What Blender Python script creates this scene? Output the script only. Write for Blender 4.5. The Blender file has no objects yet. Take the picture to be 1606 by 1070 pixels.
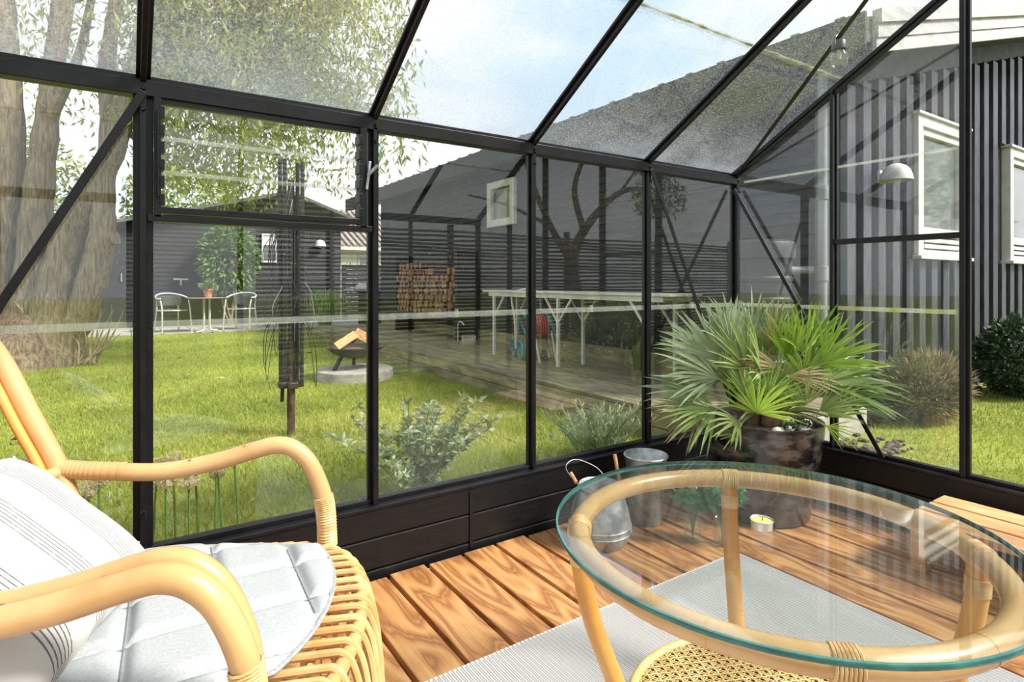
import bpy, math, random
import numpy as np
from mathutils import Vector, Matrix, Quaternion

random.seed(7)
rng = np.random.default_rng(7)
S = bpy.context.scene
C = S.collection
PI = math.pi

# ------------------------------------------------------------------ camera
cam_d = bpy.data.cameras.new('camera')
cam_d.sensor_width = 36.0
cam_d.lens = 36.0 * 915.0 / 1606.0
cam_d.shift_y = (442.0 - 535.0) / 1606.0
cam_d.clip_start = 0.02
cam_d.clip_end = 300
cam = bpy.data.objects.new('camera', cam_d)
C.objects.link(cam)
cam.location = (0, 0, 0.946)
cam.rotation_euler = (math.radians(90), 0, math.radians(-33.8))
S.camera = cam

# ------------------------------------------------------------------ world, sun, exposure
S.view_settings.view_transform = 'Standard'
S.view_settings.look = 'None'
S.view_settings.exposure = 0.86
S.view_settings.gamma = 1.0
S.view_settings.use_curve_mapping = False
S.cycles.transparent_max_bounces = 24
S.cycles.max_bounces = 6
S.cycles.diffuse_bounces = 3
S.cycles.glossy_bounces = 3
S.cycles.transmission_bounces = 4
S.cycles.caustics_reflective = False
S.cycles.caustics_refractive = False
S.cycles.adaptive_threshold = 0.035
S.cycles.sample_clamp_indirect = 6.0

w = bpy.data.worlds.new('sky')
S.world = w
w.use_nodes = True
nt = w.node_tree
nt.nodes.clear()
wo = nt.nodes.new('ShaderNodeOutputWorld')
bg = nt.nodes.new('ShaderNodeBackground')
tc = nt.nodes.new('ShaderNodeTexCoord')
mp = nt.nodes.new('ShaderNodeMapping')
mp.inputs['Scale'].default_value = (1.0, 1.0, 2.2)
nz = nt.nodes.new('ShaderNodeTexNoise')
nz.inputs['Scale'].default_value = 2.3
nz.inputs['Detail'].default_value = 6
nz.inputs['Roughness'].default_value = 0.52
cr_ = nt.nodes.new('ShaderNodeValToRGB')
cr_.color_ramp.elements[0].position = 0.30
cr_.color_ramp.elements[0].color = (0.58, 0.75, 0.92, 1)
cr_.color_ramp.elements[1].position = 0.52
cr_.color_ramp.elements[1].color = (0.95, 0.96, 0.985, 1)
nt.links.new(tc.outputs['Generated'], mp.inputs['Vector'])
nt.links.new(mp.outputs['Vector'], nz.inputs['Vector'])
nt.links.new(nz.outputs['Fac'], cr_.inputs['Fac'])
nt.links.new(cr_.outputs['Color'], bg.inputs['Color'])
bg.inputs['Strength'].default_value = 0.72
nt.links.new(bg.outputs[0], wo.inputs[0])

sun_d = bpy.data.lights.new('sun', 'SUN')
sun_d.energy = 4.6
sun_d.angle = math.radians(14)
sun_d.color = (1.0, 0.95, 0.86)
sun = bpy.data.objects.new('sun', sun_d)
C.objects.link(sun)
SUN = Vector((0.50, -0.56, 0.72)).normalized()
sun.rotation_euler = SUN.to_track_quat('Z', 'Y').to_euler()
sun.location = (6, -8, 10)

# ------------------------------------------------------------------ materials
MATS = {}


def new_mat(name):
    m = bpy.data.materials.new(name)
    m.use_nodes = True
    m.node_tree.nodes.clear()
    MATS[name] = m
    return m, m.node_tree


def _n(nt, t, **kw):
    n = nt.nodes.new(t)
    for k, v in kw.items():
        setattr(n, k, v)
    return n


def _set(n, **kw):
    for k, v in kw.items():
        n.inputs[k.replace('_', ' ')].default_value = v
    return n


def ramp(nt, fac, stops):
    r = _n(nt, 'ShaderNodeValToRGB')
    e = r.color_ramp.elements
    while len(e) < len(stops):
        e.new(0.5)
    for el, (p, c) in zip(e, stops):
        el.position = p
        el.color = (c[0], c[1], c[2], 1)
    nt.links.new(fac, r.inputs['Fac'])
    return r.outputs['Color']


def coords(nt, scale=(1, 1, 1), kind='Object', rot=(0, 0, 0)):
    t = _n(nt, 'ShaderNodeTexCoord')
    m = _n(nt, 'ShaderNodeMapping')
    m.inputs['Scale'].default_value = scale
    m.inputs['Rotation'].default_value = rot
    nt.links.new(t.outputs[kind], m.inputs['Vector'])
    return m.outputs['Vector']


def noise(nt, vec, scale, detail=4, rough=0.55, dist=0.0):
    n = _n(nt, 'ShaderNodeTexNoise')
    _set(n, Scale=scale, Detail=detail, Roughness=rough, Distortion=dist)
    nt.links.new(vec, n.inputs['Vector'])
    return n.outputs['Fac']


def mat(name, dark, light, rough=0.5, metal=0.0, scale=8.0, stretch=(1, 1, 1), bump=0.0, bump_scale=None,
        lo=0.35, hi=0.65, coat=0.0, spec=0.5, vary=0.0, translucent=0.0, kind='Object', bump_dist=.01):
    m, nt = new_mat(name)
    out = _n(nt, 'ShaderNodeOutputMaterial')
    p = _n(nt, 'ShaderNodeBsdfPrincipled')
    vec = coords(nt, stretch, kind)
    f = noise(nt, vec, scale)
    col = ramp(nt, f, [(lo, dark), (hi, light)])
    if vary:
        oi = _n(nt, 'ShaderNodeObjectInfo')
        hsv = _n(nt, 'ShaderNodeHueSaturation')
        ma = _n(nt, 'ShaderNodeMath', operation='MULTIPLY_ADD')
        ma.inputs[1].default_value = vary * 2
        ma.inputs[2].default_value = 1 - vary
        nt.links.new(oi.outputs['Random'], ma.inputs[0])
        nt.links.new(ma.outputs[0], hsv.inputs['Value'])
        nt.links.new(col, hsv.inputs['Color'])
        col = hsv.outputs['Color']
    nt.links.new(col, p.inputs['Base Color'])
    _set(p, Roughness=rough, Metallic=metal)
    p.inputs['Specular IOR Level'].default_value = spec
    p.inputs['Coat Weight'].default_value = coat
    p.inputs['Coat Roughness'].default_value = 0.15
    if bump:
        b = _n(nt, 'ShaderNodeBump')
        b.inputs['Strength'].default_value = bump
        b.inputs['Distance'].default_value = bump_dist
        f2 = noise(nt, vec, bump_scale or scale * 3, 6, 0.6)
        nt.links.new(f2, b.inputs['Height'])
        nt.links.new(b.outputs['Normal'], p.inputs['Normal'])
    surf = p.outputs[0]
    if translucent:
        tr = _n(nt, 'ShaderNodeBsdfTranslucent')
        nt.links.new(col, tr.inputs['Color'])
        mx = _n(nt, 'ShaderNodeMixShader')
        mx.inputs[0].default_value = translucent
        nt.links.new(p.outputs[0], mx.inputs[1])
        nt.links.new(tr.outputs[0], mx.inputs[2])
        surf = mx.outputs[0]
    nt.links.new(surf, out.inputs['Surface'])
    return m


def glass_mat(name, tint=(1, 1, 1), dust=0.03, dust_hi=0.10, dscale=3.0, specks=0.0, f0=0.042, grain=0.0, dcol=(.72, .72, .70),
              eave=None, streak=(1, 1, 1), clean=False):
    """Thin clear pane: Fresnel-weighted mirror over a straight-through pane, with dirt lying on it."""
    m, nt = new_mat(name)
    L = nt.links.new
    out = _n(nt, 'ShaderNodeOutputMaterial')
    lw = _n(nt, 'ShaderNodeLayerWeight')
    lw.inputs['Blend'].default_value = 0.5
    pw = _n(nt, 'ShaderNodeMath', operation='POWER')
    pw.inputs[1].default_value = 5.0
    L(lw.outputs['Facing'], pw.inputs[0])
    ma = _n(nt, 'ShaderNodeMath', operation='MULTIPLY_ADD')
    ma.inputs[1].default_value = 1 - f0
    ma.inputs[2].default_value = f0
    L(pw.outputs[0], ma.inputs[0])
    tr = _n(nt, 'ShaderNodeBsdfTransparent')
    tr.inputs[0].default_value = (*tint, 1)
    gl = _n(nt, 'ShaderNodeBsdfGlossy')
    gl.inputs['Roughness'].default_value = 0.0
    gl.inputs['Color'].default_value = (1, 1, 1, 1)
    mx = _n(nt, 'ShaderNodeMixShader')
    L(ma.outputs[0], mx.inputs[0])
    L(tr.outputs[0], mx.inputs[1])
    L(gl.outputs[0], mx.inputs[2])
    if clean:
        L(mx.outputs[0], out.inputs['Surface'])
        return m
    di = _n(nt, 'ShaderNodeBsdfDiffuse')
    di.inputs[0].default_value = (*dcol, 1)
    tl = _n(nt, 'ShaderNodeBsdfTranslucent')
    tl.inputs[0].default_value = (*dcol, 1)
    md = _n(nt, 'ShaderNodeMixShader')
    md.inputs[0].default_value = 0.55
    L(di.outputs[0], md.inputs[1])
    L(tl.outputs[0], md.inputs[2])
    vec = coords(nt, streak)
    f = noise(nt, vec, dscale, 2, 0.6)
    mr = _n(nt, 'ShaderNodeMapRange')
    _set(mr, From_Min=0.3, From_Max=0.75, To_Min=dust, To_Max=dust_hi)
    L(f, mr.inputs['Value'])
    fac = mr.outputs[0]
    if grain:
        g = noise(nt, vec, 160, 1, 0.7)
        mg = _n(nt, 'ShaderNodeMapRange')
        _set(mg, From_Min=0.42, From_Max=0.7, To_Min=0.0, To_Max=grain)
        L(g, mg.inputs['Value'])
        ad = _n(nt, 'ShaderNodeMath', operation='ADD')
        L(fac, ad.inputs[0])
        L(mg.outputs[0], ad.inputs[1])
        fac = ad.outputs[0]
    if specks:
        vo = _n(nt, 'ShaderNodeTexVoronoi')
        _set(vo, Scale=55.0, Randomness=1.0)
        L(vec, vo.inputs['Vector'])
        lt = _n(nt, 'ShaderNodeMath', operation='LESS_THAN')
        lt.inputs[1].default_value = 0.10
        L(vo.outputs['Distance'], lt.inputs[0])
        f3 = noise(nt, vec, 2.2, 1, 0.6)
        gt = _n(nt, 'ShaderNodeMapRange')
        _set(gt, From_Min=0.48, From_Max=0.66, To_Min=0.0, To_Max=specks)
        L(f3, gt.inputs['Value'])
        mu = _n(nt, 'ShaderNodeMath', operation='MULTIPLY')
        L(lt.outputs[0], mu.inputs[0])
        L(gt.outputs[0], mu.inputs[1])
        ad = _n(nt, 'ShaderNodeMath', operation='ADD')
        L(fac, ad.inputs[0])
        L(mu.outputs[0], ad.inputs[1])
        fac = ad.outputs[0]
    if eave:
        # silt that has washed down and settled along the lower rim of a roof pane
        t = _n(nt, 'ShaderNodeTexCoord')
        sx = _n(nt, 'ShaderNodeSeparateXYZ')
        L(t.outputs['Object'], sx.inputs[0])
        me = _n(nt, 'ShaderNodeMapRange')
        _set(me, From_Min=eave[0], From_Max=eave[1], To_Min=0.0, To_Max=eave[2])
        L(sx.outputs['Z'], me.inputs['Value'])
        f4 = noise(nt, vec, 7, 1, 0.6)
        mu = _n(nt, 'ShaderNodeMath', operation='MULTIPLY')
        L(me.outputs[0], mu.inputs[0])
        L(f4, mu.inputs[1])
        ad = _n(nt, 'ShaderNodeMath', operation='ADD')
        L(fac, ad.inputs[0])
        L(mu.outputs[0], ad.inputs[1])
        fac = ad.outputs[0]
    fin = _n(nt, 'ShaderNodeMixShader')
    L(fac, fin.inputs[0])
    L(mx.outputs[0], fin.inputs[1])
    L(md.outputs[0], fin.inputs[2])
    L(fin.outputs[0], out.inputs['Surface'])
    return m


def wood_floor_mat(name, stops, val=0.18, ring=9.0, rough=0.5):
    m, nt = new_mat(name)
    L = nt.links.new
    out = _n(nt, 'ShaderNodeOutputMaterial')
    p = _n(nt, 'ShaderNodeBsdfPrincipled')
    oi = _n(nt, 'ShaderNodeObjectInfo')
    t = _n(nt, 'ShaderNodeTexCoord')
    sc = _n(nt, 'ShaderNodeVectorMath', operation='SCALE')
    cmb = _n(nt, 'ShaderNodeCombineXYZ')
    mul = _n(nt, 'ShaderNodeMath', operation='MULTIPLY')
    mul.inputs[1].default_value = 37.0
    L(oi.outputs['Random'], mul.inputs[0])
    L(mul.outputs[0], cmb.inputs['Y'])
    L(mul.outputs[0], cmb.inputs['Z'])
    add = _n(nt, 'ShaderNodeVectorMath', operation='ADD')
    L(t.outputs['Object'], add.inputs[0])
    L(cmb.outputs[0], add.inputs[1])
    mp = _n(nt, 'ShaderNodeMapping')
    mp.inputs['Scale'].default_value = (1.0, 0.22, 1.0)
    L(add.outputs[0], mp.inputs['Vector'])
    broad = noise(nt, mp.outputs['Vector'], 7.0, 2, 0.4)
    mlt = _n(nt, 'ShaderNodeMath', operation='MULTIPLY')
    mlt.inputs[1].default_value = ring
    L(broad, mlt.inputs[0])
    fr = _n(nt, 'ShaderNodeMath', operation='PINGPONG')
    fr.inputs[1].default_value = 0.5
    L(mlt.outputs[0], fr.inputs[0])
    mp2 = _n(nt, 'ShaderNodeMapping')
    mp2.inputs['Scale'].default_value = (1.0, 0.06, 1.0)
    L(add.outputs[0], mp2.inputs['Vector'])
    fine = noise(nt, mp2.outputs['Vector'], 130, 3, 0.6)
    mxv = _n(nt, 'ShaderNodeMath', operation='MULTIPLY_ADD')
    mxv.inputs[1].default_value = 0.45
    L(fine, mxv.inputs[0])
    L(fr.outputs[0], mxv.inputs[2])
    col = ramp(nt, mxv.outputs[0], stops)
    big = noise(nt, add.outputs[0], 3.0, 3, 0.5)
    hsv = _n(nt, 'ShaderNodeHueSaturation')
    mv = _n(nt, 'ShaderNodeMath', operation='MULTIPLY_ADD')
    mv.inputs[1].default_value = 2 * val
    mv.inputs[2].default_value = 1.0 - val
    L(oi.outputs['Random'], mv.inputs[0])
    mv2 = _n(nt, 'ShaderNodeMath', operation='MULTIPLY_ADD')
    mv2.inputs[1].default_value = 0.5
    L(big, mv2.inputs[0])
    s2 = _n(nt, 'ShaderNodeMath', operation='SUBTRACT')
    L(mv.outputs[0], s2.inputs[0])
    s2.inputs[1].default_value = 0.25
    L(s2.outputs[0], mv2.inputs[2])
    L(mv2.outputs[0], hsv.inputs['Value'])
    L(col, hsv.inputs['Color'])
    L(hsv.outputs['Color'], p.inputs['Base Color'])
    _set(p, Roughness=rough)
    b = _n(nt, 'ShaderNodeBump')
    b.inputs['Strength'].default_value = 0.35
    b.inputs['Distance'].default_value = 0.004
    L(mxv.outputs[0], b.inputs['Height'])
    L(b.outputs['Normal'], p.inputs['Normal'])
    L(p.outputs[0], out.inputs['Surface'])
    return m


def stripe_mat(name, axis, period, duty, base, line, rough=0.9, noise_amt=0.0, soft=0.05):
    m, nt = new_mat(name)
    L = nt.links.new
    out = _n(nt, 'ShaderNodeOutputMaterial')
    p = _n(nt, 'ShaderNodeBsdfPrincipled')
    t = _n(nt, 'ShaderNodeTexCoord')
    sx = _n(nt, 'ShaderNodeSeparateXYZ')
    L(t.outputs['Object'], sx.inputs[0])
    v = sx.outputs[axis]
    dv = _n(nt, 'ShaderNodeMath', operation='DIVIDE')
    dv.inputs[1].default_value = period
    L(v, dv.inputs[0])
    fr = _n(nt, 'ShaderNodeMath', operation='FRACT')
    L(dv.outputs[0], fr.inputs[0])
    col = ramp(nt, fr.outputs[0], [(0.0, line), (duty, line), (min(1, duty + soft), base), (1 - soft, base), (1.0, line)])
    L(col, p.inputs['Base Color'])
    _set(p, Roughness=rough)
    p.inputs['Specular IOR Level'].default_value = 0.15
    L(p.outputs[0], out.inputs['Surface'])
    return m


def pillow_mat(name):
    m, nt = new_mat(name)
    L = nt.links.new
    out = _n(nt, 'ShaderNodeOutputMaterial')
    p = _n(nt, 'ShaderNodeBsdfPrincipled')
    t = _n(nt, 'ShaderNodeTexCoord')
    sx = _n(nt, 'ShaderNodeSeparateXYZ')
    L(t.outputs['Object'], sx.inputs[0])

    def frac(src, period):
        d = _n(nt, 'ShaderNodeMath', operation='DIVIDE')
        d.inputs[1].default_value = period
        L(src, d.inputs[0])
        f = _n(nt, 'ShaderNodeMath', operation='FRACT')
        L(d.outputs[0], f.inputs[0])
        return f.outputs[0]
    fine = frac(sx.outputs['X'], 0.0075)
    band = frac(sx.outputs['X'], 0.105)
    fl = _n(nt, 'ShaderNodeMath', operation='LESS_THAN')
    fl.inputs[1].default_value = 0.30
    L(fine, fl.inputs[0])
    bl = _n(nt, 'ShaderNodeMath', operation='LESS_THAN')
    bl.inputs[1].default_value = 0.42
    L(band, bl.inputs[0])
    mu = _n(nt, 'ShaderNodeMath', operation='MULTIPLY')
    L(fl.outputs[0], mu.inputs[0])
    L(bl.outputs[0], mu.inputs[1])
    nzf = noise(nt, t.outputs['Object'], 90, 2)
    m2 = _n(nt, 'ShaderNodeMath', operation='MULTIPLY')
    L(mu.outputs[0], m2.inputs[0])
    L(nzf, m2.inputs[1])
    col = ramp(nt, m2.outputs[0], [(0.0, (.60, .595, .58)), (0.45, (.16, .145, .14))])
    L(col, p.inputs['Base Color'])
    _set(p, Roughness=0.95)
    p.inputs['Specular IOR Level'].default_value = 0.1
    L(p.outputs[0], out.inputs['Surface'])
    return m


def frosted_mat(name, col, fac=0.5, green=None):
    m, nt = new_mat(name)
    L = nt.links.new
    out = _n(nt, 'ShaderNodeOutputMaterial')
    tr = _n(nt, 'ShaderNodeBsdfTransparent')
    di = _n(nt, 'ShaderNodeBsdfDiffuse')
    tl = _n(nt, 'ShaderNodeBsdfTranslucent')
    vec = coords(nt, (1, 1, 1))
    f = noise(nt, vec, 25, 5, 0.65)
    c = ramp(nt, f, [(0.4, col), (0.6, green or col)])
    L(c, di.inputs[0])
    L(c, tl.inputs[0])
    md = _n(nt, 'ShaderNodeMixShader')
    L(di.outputs[0], md.inputs[1])
    L(tl.outputs[0], md.inputs[2])
    mx = _n(nt, 'ShaderNodeMixShader')
    mr = _n(nt, 'ShaderNodeMapRange')
    _set(mr, From_Min=0.3, From_Max=0.7, To_Min=fac * 0.6, To_Max=min(1, fac * 1.4))
    L(f, mr.inputs['Value'])
    L(mr.outputs[0], mx.inputs[0])
    L(tr.outputs[0], mx.inputs[1])
    L(md.outputs[0], mx.inputs[2])
    L(mx.outputs[0], out.inputs['Surface'])
    return m


mat('black_paint', (.0025, .0025, .0035), (.008, .008, .011), 0.36, scale=14, bump=0.06, bump_scale=90, spec=.35)
mat('black_plank', (.0025, .0025, .003), (.006, .006, .0075), 0.45, scale=10, stretch=(1, 8, 8), bump=0.15, bump_scale=60, spec=.35)
glass_mat('plain_glass', (.985, .995, .99), f0=0.045, clean=True)
glass_mat('wall_glass', (.985, .995, .99), 0.002, 0.020, 3.0, specks=0.5, f0=0.045)
glass_mat('gable_glass', (.985, .995, .99), 0.008, 0.05, 3.0, f0=0.045, dcol=(.66, .70, .76))
glass_mat('roof_glass', (.98, .99, .985), 0.040, 0.13, 2.4, grain=0.32, f0=0.04, eave=(1.66, 1.49, 0.5), dcol=(.64, .69, .76))
glass_mat('louvre_glass', (.985, .995, .99), 0.02, 0.08, 4.0)
glass_mat('table_glass', (.955, .985, .975), 0.006, 0.03, 5.0, specks=0.25, f0=0.07)
mat('glass_edge', (.03, .12, .11), (.07, .22, .20), 0.12, scale=20)
frosted_mat('overlap_dirt', (.80, .82, .78), 0.26)
frosted_mat('lichen_overlap', (.75, .74, .62), 0.75, (.42, .38, .06))
frosted_mat('lichen_gable', (.78, .80, .70), 0.45, (.50, .50, .15))
wood_floor_mat('floor_wood', [(0.18, (.55, .30, .12)), (0.42, (.45, .21, .07)), (0.62, (.26, .10, .03)), (0.80, (.48, .24, .085))], 0.15)
wood_floor_mat('step_wood', [(0.2, (.66, .40, .20)), (0.5, (.52, .27, .11)), (0.8, (.62, .36, .17))], 0.08, 6)
mat('under_floor', (.010, .007, .005), (.03, .02, .014), 0.9)
mat('rattan', (.52, .275, .10), (.72, .455, .215), 0.32, scale=6, stretch=(1, 1, 1), lo=.3, hi=.7, coat=0.35, vary=.08, bump=.03, bump_scale=70)
mat('rattan_cane', (.60, .32, .11), (.78, .50, .22), 0.4, scale=12, coat=0.2, vary=.16)
mat('rattan_orange', (.62, .27, .05), (.78, .42, .11), 0.3, scale=6, coat=0.4)
mat('rattan_binding', (.60, .34, .13), (.80, .56, .27), 0.4, scale=40, coat=0.2)
mat('rattan_node', (.25, .10, .03), (.40, .19, .06), 0.5, scale=30)
mat('shelf_shade_brown', (.07, .028, .010), (.12, .05, .018), 0.6, scale=10)  # shade below the cane shelf, put into a dark brown colour
mat('cane_strip', (.68, .46, .17), (.84, .65, .32), 0.4, scale=30)
mat('pad_fabric', (.36, .38, .40), (.43, .45, .47), 0.95, scale=220, spec=.1, bump=.15, bump_scale=500)
mat('pad_seam', (.16, .17, .18), (.24, .25, .26), 0.95, scale=220, spec=.1)
mat('pad_piping', (.30, .30, .31), (.42, .42, .43), 0.95, scale=220, spec=.1)
pillow_mat('pillow_fabric')
mat('fringe', (.40, .39, .38), (.80, .79, .77), 0.95, scale=160)
stripe_mat('rug_weave', 'X', 0.0125, 0.14, (.66, .64, .625), (.24, .225, .235), soft=.12)
mat('pot_glaze', (.008, .008, .010), (.11, .095, .085), 0.15, scale=11, stretch=(1, 1, 2.2), lo=.45, hi=.62, coat=.4, bump=.08, bump_scale=40)
mat('soil', (.02, .015, .01), (.10, .08, .055), 0.95, scale=40, bump=.6)
mat('stone_white', (.55, .53, .48), (.75, .73, .68), 0.8, scale=20, bump=.3)
mat('moss', (.04, .08, .02), (.10, .17, .05), 0.95, scale=60, bump=.6)
mat('palm_leaf', (.15, .25, .06), (.33, .44, .14), 0.42, scale=9, vary=.25, translucent=.3)
mat('palm_young', (.23, .41, .04), (.42, .60, .09), 0.40, scale=9, vary=.12, translucent=.38)
mat('palm_silver', (.22, .30, .16), (.44, .52, .33), 0.45, scale=9, vary=.15, translucent=.25)
mat('palm_dry', (.30, .24, .10), (.46, .38, .20), 0.6, scale=12, vary=.15, translucent=.25)
mat('palm_stem', (.16, .20, .06), (.32, .34, .12), 0.5, scale=20)
mat('palm_trunk', (.07, .04, .02), (.22, .13, .07), 0.9, scale=30, bump=.8)
mat('zinc', (.27, .30, .32), (.52, .55, .57), 0.42, metal=.75, scale=22, lo=.4, hi=.6, bump=.05)
mat('wire', (.30, .30, .30), (.45, .45, .45), 0.35, metal=.9)
mat('tin', (.55, .55, .55), (.75, .75, .75), 0.25, metal=.9)
mat('wax_yellow', (.72, .62, .10), (.82, .74, .22), 0.5, scale=30)
mat('wick', (.02, .02, .02), (.05, .04, .03), 0.9)
mat('handle_wood', (.45, .24, .10), (.62, .36, .18), 0.5, scale=20)
mat('ivy_leaf', (.05, .22, .07), (.14, .40, .15), 0.4, scale=16, translucent=.3)
glass_mat('jar_glass', (.95, .98, .97), 0.01, 0.04, 8.0, f0=0.06)
mat('cap_grey', (.05, .055, .06), (.10, .105, .11), 0.4, scale=10)
# outside
mat('lawn_soil', (.12, .16, .014), (.25, .29, .035), 0.95, scale=1.3, bump=.5, bump_scale=60, lo=.3, hi=.7)
mat('grass_blade', (.145, .20, .025), (.415, .455, .08), 0.55, scale=.8, lo=.32, hi=.62, translucent=.3)
mat('grass_dry', (.30, .30, .10), (.45, .42, .18), 0.7, scale=3, translucent=.2)
mat('dead_leaf', (.25, .10, .03), (.45, .22, .08), 0.8, scale=3)
mat('bark', (.15, .105, .068), (.42, .335, .24), 0.95, scale=42, stretch=(1, 1, .10), lo=.33, hi=.66, bump=1.0, bump_scale=46, bump_dist=.05)
mat('branch', (.16, .11, .07), (.36, .28, .19), 0.9, scale=16, bump=.4)
mat('cut_wood', (.45, .34, .22), (.62, .50, .36), 0.8, scale=20)
mat('willow_leaf', (.16, .22, .03), (.42, .47, .11), 0.5, scale=1.2, lo=.3, hi=.7, translucent=.42)
mat('willow_leaf_rust', (.32, .20, .09), (.50, .34, .17), 0.55, scale=.9, translucent=.35)
mat('hedge_leaf', (.10, .15, .02), (.34, .36, .07), 0.6, scale=.8, translucent=.35)
mat('climber_leaf', (.05, .12, .02), (.19, .31, .06), 0.5, scale=3, translucent=.3)
mat('dark_leaf', (.018, .040, .018), (.055, .10, .04), 0.5, scale=5, translucent=.15)
mat('grey_leaf', (.13, .14, .075), (.30, .30, .18), 0.8, scale=5, translucent=.2)
mat('straw_leaf', (.24, .19, .11), (.42, .34, .22), 0.8, scale=5, translucent=.2)
mat('variegated_leaf', (.42, .52, .22), (.80, .84, .62), 0.5, scale=18, lo=.4, hi=.6, translucent=.3)
mat('pale_green_leaf', (.20, .30, .08), (.38, .48, .18), 0.5, scale=9, translucent=.3)
mat('lavender_leaf', (.26, .32, .17), (.46, .52, .32), 0.7, scale=9, translucent=.25)
mat('lavender_flower', (.20, .17, .30), (.33, .29, .44), 0.8, scale=20)
mat('allium_head', (.52, .42, .22), (.74, .64, .42), 0.8, scale=60, translucent=.2)
mat('green_stem', (.07, .16, .02), (.15, .28, .05), 0.5, scale=10)
mat('dark_clad', (.0075, .0075, .0085), (.022, .021, .022), 0.62, scale=5, stretch=(1, 1, 5), vary=.25, spec=.3)
mat('board_black', (.018, .020, .029), (.068, .073, .096), 0.38, scale=5, stretch=(6, 6, 1), lo=.3, hi=.7, vary=.2, bump=.25, bump_scale=30, spec=.6)
mat('board_recess', (.010, .010, .014), (.022, .022, .028), 0.5, scale=5, stretch=(6, 6, 1))
mat('white_paint', (.50, .495, .49), (.62, .615, .61), 0.5, scale=8, bump=.05)
mat('fascia_paint', (.30, .29, .295), (.50, .49, .50), 0.55, scale=5, stretch=(1, 4, 4), lo=.25, hi=.6, vary=.05)
mat('soffit', (.05, .055, .07), (.09, .095, .11), 0.6)
mat('roof_felt', (.07, .07, .07), (.13, .13, .13), 0.9, scale=20, bump=.3)
mat('window_dark', (.10, .11, .11), (.16, .17, .17), 0.04, scale=3, spec=.9, coat=1.0)
mat('curtain', (.60, .60, .58), (.70, .70, .68), 0.9)
mat('pipe_grey', (.20, .215, .225), (.27, .285, .295), 0.42, scale=6)
mat('barrel_plastic', (.009, .010, .012), (.020, .022, .025), 0.5, scale=8)
mat('deck_wood', (.10, .10, .05), (.27, .235, .15), 0.85, scale=5, stretch=(5, 1, 1), lo=.3, hi=.7, vary=.15, bump=.3)
mat('deck_fascia', (.15, .14, .07), (.34, .29, .17), 0.85, scale=4, stretch=(4, 1, 4), vary=.1)
mat('concrete', (.30, .28, .24), (.46, .43, .37), 0.9, scale=9, bump=.2)
mat('gravel', (.09, .06, .045), (.24, .18, .14), 0.9, scale=30, lo=.3, hi=.7, vary=.35)
mat('paving', (.26, .25, .22), (.40, .38, .34), 0.9, scale=6, vary=.12)
mat('bench_white', (.50, .49, .44), (.66, .65, .60), 0.5, scale=8)
mat('alu', (.62, .63, .64), (.75, .76, .77), 0.3, metal=.5)
mat('weave_dark', (.03, .03, .035), (.07, .07, .075), 0.6, scale=60)
mat('table_glass_top', (.20, .19, .15), (.34, .32, .27), 0.15, scale=6)
mat('terracotta', (.42, .15, .06), (.55, .22, .10), 0.7, scale=10)
mat('iron_black', (.012, .012, .012), (.03, .028, .026), 0.55, scale=30, bump=.2)
mat('ash', (.10, .06, .045), (.26, .16, .12), 0.95, scale=40, bump=.6)
mat('split_wood', (.42, .20, .075), (.66, .39, .18), 0.8, scale=14, stretch=(1, 6, 6))
mat('log_bark', (.06, .035, .02), (.15, .09, .055), 0.9, scale=20, bump=.5, vary=.3)
mat('log_end', (.15, .062, .03), (.36, .19, .095), 0.85, scale=25, vary=.35)
mat('teal', (.02, .16, .20), (.04, .24, .30), 0.4)
mat('hose_red', (.40, .08, .05), (.55, .14, .09), 0.5)
mat('tile_roof', (.16, .13, .115), (.33, .28, .25), 0.8, scale=14, vary=.1)
mat('render_wall', (.60, .57, .50), (.72, .69, .62), 0.9)
mat('dryer_black', (.010, .010, .010), (.022, .021, .02), 0.45, scale=10)
mat('rust_pole', (.020, .012, .008), (.075, .042, .025), 0.7, scale=16, lo=.4, hi=.65)
mat('fence_rod', (.10, .085, .075), (.26, .23, .205), 0.9, scale=9, stretch=(.3, 4, 4), vary=.3)
mat('grill_grey', (.42, .43, .44), (.52, .53, .54), 0.4)


# ------------------------------------------------------------------ mesh helpers
def cr(pts, n=6, closed=False):
    """Catmull-Rom through tuples of any length."""
    P = np.array(pts, float)
    k = len(P)
    out = []
    rng_ = range(k) if closed else range(k - 1)
    for i in rng_:
        if closed:
            a, b, c, d = P[(i - 1) % k], P[i], P[(i + 1) % k], P[(i + 2) % k]
        else:
            a, b, c, d = P[max(i - 1, 0)], P[i], P[i + 1], P[min(i + 2, k - 1)]
        for j in range(n):
            t = j / n
            out.append(0.5 * ((2 * b) + (c - a) * t + (2 * a - 5 * b + 4 * c - d) * t * t + (3 * b - a - 3 * c + d) * t ** 3))
    if not closed:
        out.append(P[-1])
    return [tuple(o) for o in out]


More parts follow.
